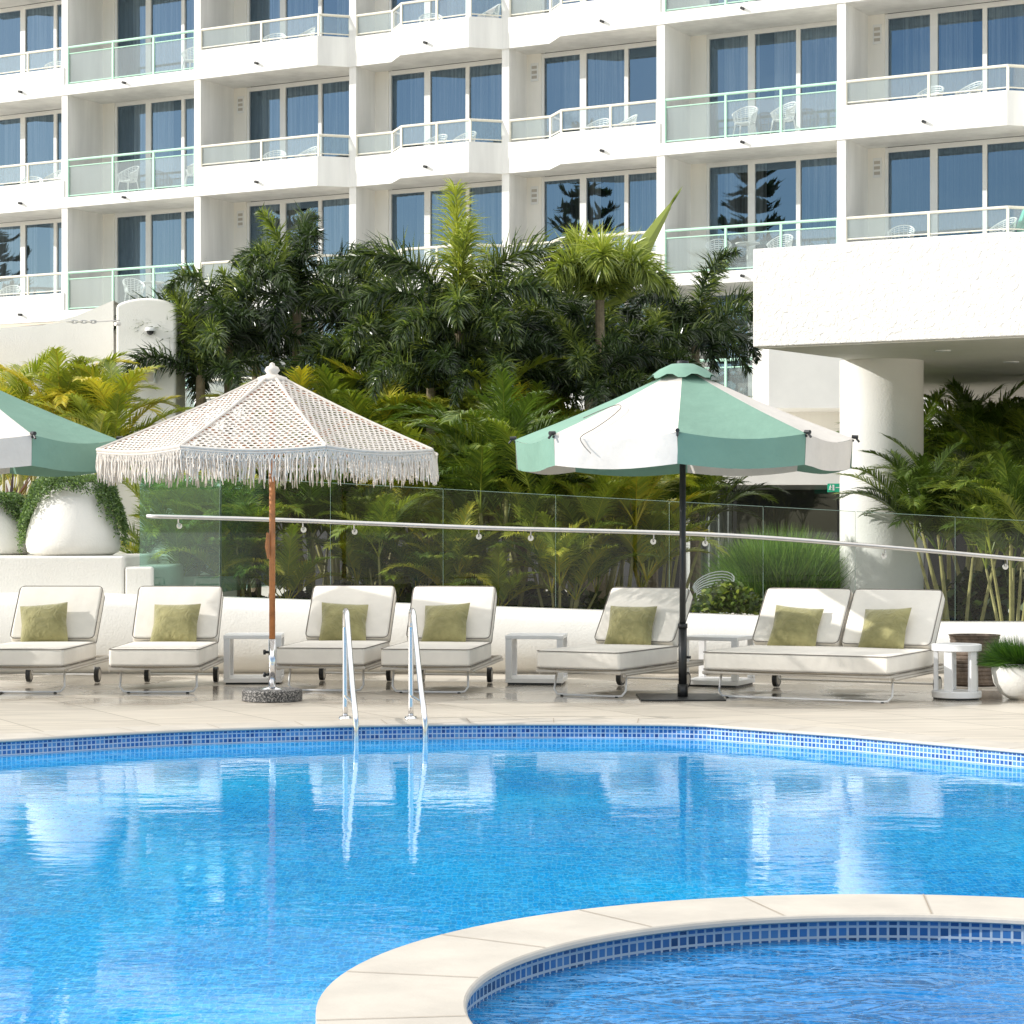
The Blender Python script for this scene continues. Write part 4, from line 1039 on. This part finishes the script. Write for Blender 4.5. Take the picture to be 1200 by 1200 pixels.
def striped_umbrella(px, Y, lab, parity, rot=rr(-90-6), Rr=1.455, ze=2.22, rise=.62, cord=False):
    u = thing('striped_umbrella', lab, 'umbrella', ((px-600)*Y/F, Y, 0), 0, 'green and white umbrellas')
    umbrella_stand_black(u, ze+rise-.04)
    mb = MB(); va = MB(); UVs = []
    rnd = random.Random(3)
    for k, (a0, a1, g) in enumerate(canopy_geom(8, Rr, rise, rot)):
        mi = (k+parity) % 2
        b = len(mb.v); nc = len(g[0])
        for row in g:
            for p in row: mb.v.append((p.x, p.y, p.z+ze))
        for i in range(len(g)-1):
            for j in range(nc-1): mb.face([b+i*nc+j, b+i*nc+j+1, b+(i+1)*nc+j+1, b+(i+1)*nc+j], mi)
        edge = g[-1]; b = len(va.v); am = (a0+a1)/2; o = Vector((cos(am), sin(am), 0))
        for q in range(4):
            for j, p in enumerate(edge):
                uu = j/(nc-1)
                wv = .010*sin(uu*9+k)*q/3
                zz = p.z+ze-.25*q/3-(-.012*sin(pi*uu))*q/3
                pp = p*(.985 if j in (0, nc-1) else 1)+o*(.012+wv-.02*q/3)
                va.v.append((pp.x, pp.y, zz))
        for q in range(3):
            for j in range(nc-1): va.face([b+q*nc+j, b+q*nc+j+1, b+(q+1)*nc+j+1, b+(q+1)*nc+j], mi)
    mats = [M['mint_cloth'], M['white_cloth']]
    c = mb.build('canopy', mats, u, smooth=True); va.build('valance', mats, u, smooth=True)
    # vent cap
    vt = MB(); n = 32; prof = [(.02, .10), (.10, .095), (.19, .05), (.29, -.02)]
    for (r_, z) in prof:
        for j in range(n):
            a = 2*pi*j/n; rr_ = r_*(1+(.07*cos(8*(a-rot)) if r_ > .15 else 0)); z2 = z+(.022*cos(8*(a-rot)+pi) if r_ > .25 else 0)
            vt.v.append((rr_*cos(a), rr_*sin(a), ze+rise-.07+z2))
    for i in range(3):
        for j in range(n): vt.face([i*n+j, i*n+(j+1) % n, (i+1)*n+(j+1) % n, (i+1)*n+j])
    vt.build('vent_cap', M['mint_cloth'], u, smooth=True)
    f = MB(); f.lathe([(.001, .035), (.05, .03), (.055, 0), (.03, 0)], 14, cz=ze+rise+.022); f.build('finial', M['black'], u)
    for k in range(8):
        a = rot+2*pi*k/8; e = Vector((cos(a)*Rr, sin(a)*Rr, ze)); t_ = Vector((cos(a)*.05, sin(a)*.05, ze+rise-.05))
        r_ = MB(); r_.tube([t_-Vector((0, 0, .03)), e-Vector((0, 0, .02))], .010, 6)
        m_ = (t_+e)/2-Vector((0, 0, .03)); r_.tube([m_, (cos(a)*.03, sin(a)*.03, ze+.02)], .008, 6)
        r_.build('rib', M['black'], u)
        c_ = MB(); d = Vector((cos(a), sin(a), 0)); c_.tube([e-d*.02+Vector((0, 0, .015)), e+d*.035+Vector((0, 0, .012))], .017, 8); c_.tube([e+d*.02, e+d*.045-Vector((0, 0, .03))], .010, 6)
        c_.build('clip', M['black'], u)
    if cord:
        A_ = Vector((cos(rot-pi/4), sin(rot-pi/4), 0))*Rr; B_ = Vector((cos(rot), sin(rot), 0))*Rr
        cp = lambda t, u_, dz=.0: Vector((A_.lerp(B_, u_).x*t, A_.lerp(B_, u_).y*t, ze+rise*(1-t)-.05*sin(pi*u_)*t*(.35+.65*t)+dz))+Vector((-.01, -.02, .012))
        pts = [cp(.78, .02), cp(.66, .06), cp(.58, .14), cp(.62, .24), cp(.74, .27), cp(.88, .26), cp(1.0, .24), cp(1.01, .27, -.06), cp(1.012, .33, -.12)]
        c_ = MB(); c_.tube(catmull([tuple(p) for p in pts], 5), .004, 5); c_.build('loose_cord', M['piping'], u)
    return u
striped_umbrella(800, 19.04, 'green and white panelled umbrella on a black pole between the right loungers', 0, cord=True)
striped_umbrella(-52, 19.3, 'green and white umbrella whose canopy edge enters at the left side', 1)
#striped_umbrella(-560, 19.3, 'green and white umbrella standing outside the left edge shading the first loungers', 0)
# macrame
def macrame(px, Y):
    u = thing('macrame_umbrella', 'cream crochet macrame umbrella with long fringe on a wooden pole', 'umbrella', ((px-600)*Y/F, Y, 0))
    Rr, ze, rise, rot = 1.485, 2.10, .67, rr(-90-22.5)
    mb = MB(); rb = MB()
    for k, (a0, a1, g) in enumerate(canopy_geom(8, Rr, rise, rot, .03, 10, 6, .05)):
        am = (a0+a1)/2; lat = Vector((-sin(am), cos(am), 0))
        b = len(mb.v); nc = len(g[0]); sl = [0]
        for row in g:
            for p in row: mb.v.append((p.x, p.y, p.z+ze))
        uvf = lambda p: (p.dot(lat)+5, sqrt(max(0, (p.x*cos(am)+p.y*sin(am)))**2*(1+(rise/(Rr*.924))**2)))
        for i in range(len(g)-1):
            for j in range(nc-1):
                q = [g[i][j], g[i][j+1], g[i+1][j+1], g[i+1][j]]
                mb.face([b+i*nc+j, b+i*nc+j+1, b+(i+1)*nc+j+1, b+(i+1)*nc+j], 0, [uvf(p) for p in q])
        rb.tube([(row[0].x, row[0].y, row[0].z+ze+.004) for row in g], .012, 6)
        rb.tube([(p.x, p.y, p.z+ze) for p in g[-1]], .014, 6)
        rb.tube([(p.x, p.y, p.z+ze-.022) for p in g[-1]], .009, 6)
    mb.build('canopy', M['macrame'], u); rb.build('rope_trim', M['rope'], u)
    fr = MB(); rnd = random.Random(4)
    geo = canopy_geom(8, Rr, rise, rot, .03, 10, 12, .05)
    for k, (a0, a1, g) in enumerate(geo):
        e = g[-1]
        for i in range(62):
            t = (i+rnd.random()*.6)/62*12; a = min(int(t), 11); p = e[a].lerp(e[a+1], t-a); p = Vector((p.x, p.y, p.z+ze-.02))
            L_ = .205+rnd.uniform(-.05, .04); q = p.copy(); path = [q.copy()]
            for s in range(5):
                q = q+Vector((rnd.uniform(-.007, .007), rnd.uniform(-.007, .007), -L_/5)); path.append(q.copy())
            fr.tube(path, [.0055, .005, .006, .005, .0065, .003], 4, cap=False)
        # netted border: crossing strands
        for i in range(31):
            t0 = i/31*12; t1 = (i+1)/31*12
            for ta, tb in ((t0, t1), (t1, t0)):
                pa_ = e[min(int(ta), 11)].lerp(e[min(int(ta), 11)+1], ta-min(int(ta), 11)); pb_ = e[min(int(tb), 11)].lerp(e[min(int(tb), 11)+1], tb-min(int(tb), 11))
                fr.tube([(pa_.x, pa_.y, pa_.z+ze-.02), (pb_.x, pb_.y, pb_.z+ze-.09)], .006, 4, cap=False)
    fr.build('fringe', M['rope'], u)
    f = MB(); f.lathe([(.10, -.06), (.135, -.03), (.125, 0), (.06, .02), (.045, .035), (.065, .06), (.05, .09), (.025, .10), (.02, .12), (.001, .13)], 20, cz=ze+rise-.04); f.build('finial', M['rope'], u, smooth=True)
    for k in range(8):
        a = rot+2*pi*k/8; r_ = MB(); e = Vector((cos(a)*Rr, sin(a)*Rr, ze-.02)); t_ = Vector((cos(a)*.05, sin(a)*.05, ze+rise-.07)); r_.tube([t_, e], .010, 6)
        r_.tube([(t_+e)/2, (cos(a)*.03, sin(a)*.03, ze-.05)], .008, 6); r_.build('rib', M['wood'], u)
    mb = MB(); mb.tube([(0, 0, .50), (0, 0, ze+rise-.05)], .026, 16); mb.build('pole', M['wood'], u, smooth=True)
    mb = MB(); mb.tube([(-.035, -.03, 1.42), (-.04, -.035, 1.30), (-.03, -.03, 1.2)], [.012, .02, .008], 6); mb.build('tie_knot', M['wood'], u)
    mb = MB(); mb.tube([(0, 0, .10), (0, 0, .52)], .031, 16); mb.lathe([(.001, .118), (.06, .118), (.10, .10)], 20)
    for z in (.22, .41): mb.tube([(-.03, 0, z), (-.055, 0, z)], .012, 8, 1); mb.tube([(-.055, 0, z), (-.075, 0, z)], .022, 10, 1)
    mb.build('pole_sleeve', [M['steel'], M['black']], u, smooth=True)
    mb = MB(); mb.lathe([(.001, .10), (.235, .10), (.25, .095), (.255, .085), (.255, .006), (.24, 0), (.001, 0)], 40); mb.build('granite_base', M['granite'], u)
    return u
macrame(319, 18.75)

# ------------------------------------------------------------------ loungers
def cushion(mb_name, x0, x1, y0, y1, z0, z1, parent, mat, bev=.035, tilt=None, puff=.012):
    nx, ny = 14, 14; mb = MB()
    # subdivided box for gentle puffiness
    bm = bmesh.new(); bmesh.ops.create_cube(bm, size=1.0)
    bmesh.ops.subdivide_edges(bm, edges=bm.edges[:], cuts=5, use_grid_fill=True)
    rnd = random.Random(int((x1-x0)*100)+int(y0*10))
    for v in bm.verts:
        x, y, z = v.co*2
        # round the side outline a little, puff faces
        kx = 1-.012*(abs(y)**6+abs(z)**4); ky = 1-.010*(abs(x)**6+abs(z)**4)
        cx_ = (x0+x1)/2+x*(x1-x0)/2*kx; cy_ = (y0+y1)/2+y*(y1-y0)/2*ky
        zz = (z0+z1)/2+z*(z1-z0)/2+(puff*(1-x*x)*(1-y*y)*z)
        v.co = (cx_, cy_, zz)
    if tilt is not None:
        bmesh.ops.transform(bm, matrix=tilt, verts=bm.verts)
    me = bpy.data.meshes.new(mb_name); bm.to_mesh(me); bm.free(); me.materials.append(mat)
    o = bpy.data.objects.new(mb_name, me); COL.objects.link(o); o.parent = parent
    bevel(o, bev, 4, 50)
    # piping loops
    pp = MB()
    def loop(z, inset):
        r = .05; pts = []
        for (cx_, cy_, sx, sy) in ((x1, y0, -1, 1), (x1, y1, -1, -1), (x0, y1, 1, -1), (x0, y0, 1, 1)):
            c = Vector((cx_+sx*(r+inset), cy_+sy*(r+inset), z))
            st = {(-1, 1): -90, (-1, -1): 0, (1, -1): 90, (1, 1): 180}[(sx, sy)]
            for q in range(5):
                a = rr(st+q*22.5); pts.append(c+Vector((cos(a)*r, sin(a)*r, 0)))
        if tilt is not None: pts = [tilt @ p for p in pts]
        return pts
    pp.tube(loop(z1-.008, .002), .0045, 6, closed=True); pp.tube(loop(z0+.010, .002), .0045, 6, closed=True)
    pp.build('piping', M['piping'], o)
    return o
def lounger(W, lab, double=False):
    r = thing('sun_lounger', lab, 'sun lounger', group='cream cushioned sun loungers by the pool')
    h = W/2
    cushion('seat_cushion', -h, h, 0, 1.30, .245, .408, r, M['cush'])
    ang = radians(50)
    backs = [(-h, h)] if not double else [(-h, -.006), (.006, h)]
    for (a, b) in backs:
        Mt = Matrix.Translation((0, 1.235, .395)) @ Matrix.Rotation(ang, 4, 'X')
        cushion('back_cushion', a+.005, b-.005, 0, .62, -.055, .075, r, M['cush'], .035, Mt)
    f = MB()
    e = .015
    f.tube([(-h+e, .02, .228), (h-e, .02, .228), (h-e, 1.95, .228), (-h+e, 1.95, .228)], .017, 8, closed=True)
    f.tube([(-h-.02+e, .1, .208), (-h-.02+e, 1.92, .208)], .012, 6); f.tube([(h+.02-e, .1, .208), (h+.02-e, 1.92, .208)], .012, 6)
    for y in (.35, .8, 1.25, 1.6): f.tube([(-h+e, y, .224), (h-e, y, .224)], .012, 6)
    for i in range(9):
        x = -h+.06+(W-.12)*i/8; f.tube([(x, .02, .25), (x, 1.3, .25)], .006, 4)
    f.build('frame', M['taupe_metal'], r)
    f = MB()
    for x in (-h+.05, h-.05): f.tube([(x, 1.25, .26), (x, 1.25+0.66*cos(ang)*.95, .26+.60)], .012, 6)
    f.tube([(-h+.05, 1.66, .72), (h-.05, 1.66, .72)], .012, 6); f.tube([(-h+.2, 1.62, .66), (-h+.2, 1.85, .25)], .010, 6); f.tube([(h-.2, 1.62, .66), (h-.2, 1.85, .25)], .010, 6)
    f.build('back_frame', M['taupe_metal'], r)
    g = MB(); k = .10
    pth = [(-h+.07, .30, .23), (-h+.06, .26, .06), (-h+.09, .25, .018), (-h+.14, .25, .012), (h-.14, .25, .012), (h-.09, .25, .018), (h-.06, .26, .06), (h-.07, .30, .23)]
    g.tube(pth, .010, 8); g.build('front_leg', M['white_metal'], r, smooth=True)
    for x in (-h+.14, h-.14):
        g = MB(); g.tube([(x, .25, .0), (x, .25, .012)], .016, 8); g.build('foot_pad', M['black'], r)
    g = MB(); g.tube([(-h+.10, 1.60, .235), (-h+.10, 1.64, .075), (h-.10, 1.64, .075), (h-.10, 1.60, .235)], .010, 6); g.build('rear_leg', M['white_metal'], r)
    for x in (-h+.075, h-.075):
        w_ = MB(); w_.tube([(x-.02, 1.64, .075), (x+.02, 1.64, .075)], .072, 24); w_.tube([(x-.022, 1.64, .075), (x+.022, 1.64, .075)], .05, 20, 1); w_.build('wheel', [M['black'], M['taupe_metal']], r)
    return r
def place_l(o, px, Y, yaw): o.location = ((px-600)*Y/F, Y, 0); o.rotation_euler = (0, 0, -rr(yaw))
L0_ = lounger(.80, 'sun lounger cut by the left edge, first in the row')
place_l(L0_, 22, 19.35, 2)
LD = [(22, 19.35, 2, None), (180, 19.35, 0, 'second lounger from the left, just left of the macrame umbrella pole'),
      (375, 19.55, 7, 'lounger immediately right of the wooden pole, partly behind the ladder'),
      (498, 19.35, 8, 'lounger behind the right ladder rail with the small square table at its right'),
      (676, 18.95, 27, 'angled single lounger in front of the black umbrella pole')]
lng = [L0_]
for px, Y, yaw, lab in LD[1:]:
    o = dup(L0_, (0, 0, 0), 0, lab); place_l(o, px, Y, yaw); lng.append(o)
dbl = lounger(1.66, 'double width lounger with two reclined backs at right', True)
dbl.name = 'double_lounger'; place_l(dbl, 930, 18.55, 27)
# pillows
def pillow_mesh():
    n = 16; mb = MB()
    for sgn in (1, -1):
        b = len(mb.v)
        for i in range(n+1):
            for j in range(n+1):
                u = -1+2*i/n; v = -1+2*j/n; th = .085*((1-abs(u)**2.6)*(1-abs(v)**2.6))**.55
                k = 1-.07*(1-abs(u*v))*(max(abs(u), abs(v)))**4
                mb.v.append((u*.22*k, sgn*th, v*.21*k+.205))
        for i in range(n):
            for j in range(n): a = b+i*(n+1)+j; mb.face([a, a+n+1, a+n+2, a+1][::sgn])
    return mb
pm = pillow_mesh().build('pillow', M['pillow'], smooth=True, fixn=False)
PIL = [(0, 0, -.05, 'olive pillow on the lounger cut by the left edge', 4), (1, 0, .0, 'olive pillow on the second lounger from the left', -3),
       (2, 0, -.02, 'olive pillow on the lounger right of the wooden pole', 6), (3, 0, -.03, 'olive pillow on the lounger behind the right ladder rail', -5),
       (4, 0, -.02, 'olive pillow on the angled single lounger', 5), (5, -.42, 0, 'olive pillow on the left half of the double lounger', 3), (5, .40, 0, 'olive pillow on the right half of the double lounger', -4)]
for n_, (i, dx, dd, lab, tw) in enumerate(PIL):
    host = (lng+[dbl])[i]; o = pm if n_ == 0 else pm.copy()
    if n_: COL.objects.link(o)
    yaw = host.rotation_euler[2]; Mw = Matrix.Translation(host.location) @ Matrix.Rotation(yaw, 4, 'Z') @ Matrix.Translation((dx+dd, 1.10, .400)) @ Matrix.Rotation(radians(tw*1.6), 4, 'Z') @ Matrix.Rotation(radians((n_*37 % 11)-5), 4, 'Y') @ Matrix.Rotation(radians(-32), 4, 'X')
    o.location = Mw.to_translation(); o.rotation_euler = Mw.to_euler(); tag(o, lab, 'pillow', 'olive scatter pillows on the loungers')

# ------------------------------------------------------------------ side tables
def square_table(lab, loc, rot=0):
    t = thing('side_table', lab, 'side table', loc, rot, 'white open square side tables')
    h = .27; H_ = .46
    mb = MB(); mb.box(-h, -h, H_-.035, h, h, H_); bevel(mb.build('table_top', M['white_metal'], t), .004, 2)
    for sx in (-1, 1):
        for sy in (-1, 1):
            mb = MB(); x = sx*(h-.03); y = sy*(h-.03); mb.box(x-.028, y-.028, .062, x+.028, y+.028, H_-.0352); mb.build('leg', M['white_metal'], t)
    mb = MB(); mb.box(-h, -h, .018, h, h, .06); bevel(mb.build('base', M['white_metal'], t), .004, 2)
    mb = MB(); mb.box(-h+.02, -h+.02, 0, h-.02, h-.02, .017); mb.build('foot', M['black'], t)
    return t
T1 = square_table('white square side table behind the wooden umbrella pole', ((298-600)*20.95/F, 20.95, 0), rr(3))
dup(T1, ((629-600)*20.9/F, 20.9, 0), rr(-6), 'white square side table between the middle and the angled lounger')
dup(T1, ((842-600)*20.6/F, 20.6, 0), rr(-24), 'white square side table squeezed between the black pole and the double lounger')
t = thing('round_side_table', 'white round drum side table with upright slats right of the double lounger', 'side table', ((1121-600)*18.95/F, 18.95, 0))
mb = MB(); mb.lathe([(.001, .47), (.20, .47), (.21, .465), (.21, .415), (.20, .41), (.001, .41)], 40); mb.build('table_top', M['white_metal'], t)
for i in range(5):
    a = rr(20+72*i); mb = MB(); m_ = Matrix.Rotation(a, 4, 'Z'); mb.box(.155, -.035, .072, .19, .035, .409, 0, m_); mb.build('leg', M['white_metal'], t)
mb = MB(); mb.lathe([(.001, .07), (.205, .07), (.21, .065), (.21, .02), (.205, .015), (.001, .015)], 40); mb.build('base', M['white_metal'], t)
mb = MB(); mb.lathe([(.19, .014), (.19, 0)], 30); mb.build('foot', M['black'], t)

# ------------------------------------------------------------------ pots at the right
pt = thing('timber_planter', 'round weathered brown planter behind the drum table', 'planter', ((1142-600)*20.6/F, 20.6, 0))
mb = MB()
prof = [(.001, 0), (.20, 0), (.235, .02)]
for i in range(12): z = .03+i*.036; prof += [(.235+.02*sin(i*.5), z), (.243+.02*sin(i*.5), z+.012), (.243+.02*sin(i*.5), z+.026)]
prof += [(.24, .47), (.20, .47), (.20, .43), (.001, .43)]
mb.lathe(prof, 36); mb.build('pot', M['timber'], pt)
mb = MB(); mb.lathe([(.001, .44), (.199, .44)], 20); mb.build('soil', M['soil'], pt)
bp_ = thing('bowl_planter', 'white round bowl planter with mounded green grass at the right edge', 'planter', ((1200-600)*18.9/F, 18.9, 0))
mb = MB(); mb.lathe([(.001, 0), (.12, .0), (.20, .05), (.255, .14), (.275, .24), (.26, .31), (.235, .31), (.24, .24), (.20, .22), (.001, .22)], 40); mb.build('bowl', M['wall_white'], bp_, smooth=True)
lf = Leafy(); rnd = random.Random(77)
for i in range(5200):
    a = rnd.uniform(0, 2*pi); q = rnd.random()**.5*.19; e = rnd.uniform(.35, 1.5); p = Vector((cos(a)*q, sin(a)*q, .25))
    d = Vector((cos(a)*cos(e), sin(a)*cos(e), sin(e))); w_ = d.cross(Vector((rnd.uniform(-1, 1), rnd.uniform(-1, 1), 0))).normalized()*.006
    lf.leaflet(p, d, w_, rnd.uniform(.2, .33), .5, rnd.uniform(.05, .65))
lf.build('grass_mound', M['leaf_grass'], bp_)

# ------------------------------------------------------------------ pool ladder rails
def ladder(pxr, lab):
    xr = (pxr-600)*17.0/F; r = thing('pool_ladder_rail', lab, 'pool rail', (xr, 17.0, 0), 0, 'steel pool ladder rails')
    pts = [(0, 0, -.0), (0, 0, .62), (.0, -.01, .72), (.005, -.06, .80), (.015, -.13, .83), (.03, -.20, .80), (.04, -.26, .72), (.10, -.62, .30), (.13, -.76, .12), (.14, -.80, .0), (.14, -.80, -.30), (.14, -.80, -1.1)]
    mb = MB(); mb.tube(catmull(pts, 5), .021, 14); mb.build('rail', M['steel'], r, smooth=True)
    mb = MB(); mb.tube([(0, 0, .17), (.122, -.72, .17)], .012, 8); mb.build('cross_bar', M['steel'], r)
    mb = MB(); mb.lathe([(.022, .02), (.045, .016), (.05, .0)], 20); mb.build('flange', M['steel'], r, smooth=True)
    return r
lA = ladder(404.5, 'left stainless ladder handrail at the pool edge')
dup(lA, ((481.5-600)*17.0/F, 17.0, 0), 0, 'right stainless ladder handrail at the pool edge')

# ------------------------------------------------------------------ pines that mirror in the hotel windows
def pine(x, y, h, seed, lab):
    r = thing('norfolk_pine', lab, 'pine tree', (x, y, 0), 0, 'norfolk pines mirrored in the hotel windows'); rnd = random.Random(seed)
    mb = MB(); mb.tube([(0, 0, 0), (0, 0, h)], [.45, .06], 10); mb.build('trunk', M['bark'], r)
    lf = Leafy(); z = 3.5
    while z < h-.3:
        t = z/h; Lb = (1-t)**.8*6.0+.3; nb = 7
        for i in range(nb):
            a = 2*pi*i/nb+rnd.uniform(-.3, .3); d = Vector((cos(a), sin(a), .12)); L2 = Lb*rnd.uniform(.8, 1.1)
            lf.rachis([Vector((0, 0, z)), Vector((0, 0, z))+d*L2*.6, Vector((0, 0, z))+d*L2+Vector((0, 0, .35))], .05, .02, .2)
            for q in range(int(14+L2*9)):
                k = rnd.uniform(.2, 1); p = Vector((0, 0, z))+d*L2*k+Vector((0, 0, .3*k*k)); sd = rnd.choice((-1, 1)); s_ = Vector((-sin(a), cos(a), 0))*sd
                dr = (d*.6+s_*rnd.uniform(.3, 1)+Vector((0, 0, rnd.uniform(-.1, .5)))).normalized(); lf.leaflet(p, dr, Vector((0, 0, 1)).cross(dr).normalized()*.22, rnd.uniform(.5, 1.1), -.2, rnd.uniform(0, .7))
        z += 1.0+.5*(1-t)
    lf.build('crown', M['leaf_pine'], r)
pine(-70, 3, 27, 1, 'norfolk pine far off to the left mirrored in the right mint balcony windows')
pine(-62, -4, 25, 2, 'norfolk pine far off to the left mirrored in the far right windows')
pine(-84, 17, 24, 3, 'norfolk pine far off to the left mirrored in the middle windows')
pine(-92, 34, 22, 4, 'norfolk pine far off to the left mirrored in the lowest left windows')

# ------------------------------------------------------------------ light, sky, camera
EL, AZ = radians(23), radians(-97)        # azimuth measured from +Y towards +X
S = Vector((sin(AZ)*cos(EL), cos(AZ)*cos(EL), sin(EL)))
sl = bpy.data.lights.new('sun', 'SUN'); sl.energy = 4.2; sl.angle = radians(.55); sl.color = (1, .97, .925)
so = bpy.data.objects.new('sun', sl); COL.objects.link(so); so.location = (0, 0, 30); so.rotation_euler = (-S).to_track_quat('-Z', 'Y').to_euler()
wd = bpy.data.worlds.new('World'); SC.world = wd; wd.use_nodes = True; nt = wd.node_tree; nt.nodes.clear()
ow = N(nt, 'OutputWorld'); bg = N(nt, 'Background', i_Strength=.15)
sky = nt.nodes.new('ShaderNodeTexSky'); sky.sky_type = 'NISHITA'; sky.sun_disc = False; sky.sun_elevation = EL; sky.sun_rotation = AZ % (2*pi)
sky.air_density = 1.0; sky.dust_density = .6; sky.ozone_density = 2.0
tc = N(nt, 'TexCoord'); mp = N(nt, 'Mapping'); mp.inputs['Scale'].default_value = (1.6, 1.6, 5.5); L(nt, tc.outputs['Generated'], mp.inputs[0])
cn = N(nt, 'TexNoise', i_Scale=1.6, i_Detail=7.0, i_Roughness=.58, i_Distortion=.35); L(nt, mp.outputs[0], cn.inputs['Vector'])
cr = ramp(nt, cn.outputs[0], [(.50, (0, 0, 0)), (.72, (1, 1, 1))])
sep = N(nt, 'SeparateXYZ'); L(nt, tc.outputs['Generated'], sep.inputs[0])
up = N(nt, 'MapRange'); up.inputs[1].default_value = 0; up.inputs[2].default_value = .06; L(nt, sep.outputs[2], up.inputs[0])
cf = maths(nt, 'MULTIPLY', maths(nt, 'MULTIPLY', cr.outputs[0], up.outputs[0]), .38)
hi = N(nt, 'MapRange', interpolation_type='SMOOTHSTEP'); hi.inputs[1].default_value = .30; hi.inputs[2].default_value = .55; hi.inputs[4].default_value = .92; L(nt, sep.outputs[2], hi.inputs[0])  # bright cloud veil added high overhead to lift the shade
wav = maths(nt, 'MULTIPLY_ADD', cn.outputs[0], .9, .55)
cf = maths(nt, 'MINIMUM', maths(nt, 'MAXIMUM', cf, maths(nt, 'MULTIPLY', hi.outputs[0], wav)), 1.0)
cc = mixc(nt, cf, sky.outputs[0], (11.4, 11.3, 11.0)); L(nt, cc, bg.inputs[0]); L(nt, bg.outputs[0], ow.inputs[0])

cam = bpy.data.cameras.new('camera'); co = bpy.data.objects.new('camera', cam); COL.objects.link(co)
co.location = (0, 0, H); co.rotation_euler = (pi/2, 0, 0); cam.sensor_width = 36; cam.lens = F/1200*36; cam.shift_y = 20/1200; cam.clip_start = .1; cam.clip_end = 3000
SC.camera = co
SC.view_settings.view_transform = 'Standard'; SC.view_settings.look = 'None'; SC.view_settings.exposure = 0; SC.view_settings.gamma = 1
SC.cycles.max_bounces = 10; SC.cycles.transparent_max_bounces = 24; SC.cycles.diffuse_bounces = 5; SC.cycles.glossy_bounces = 5
SC.cycles.caustics_reflective = False; SC.cycles.caustics_refractive = False
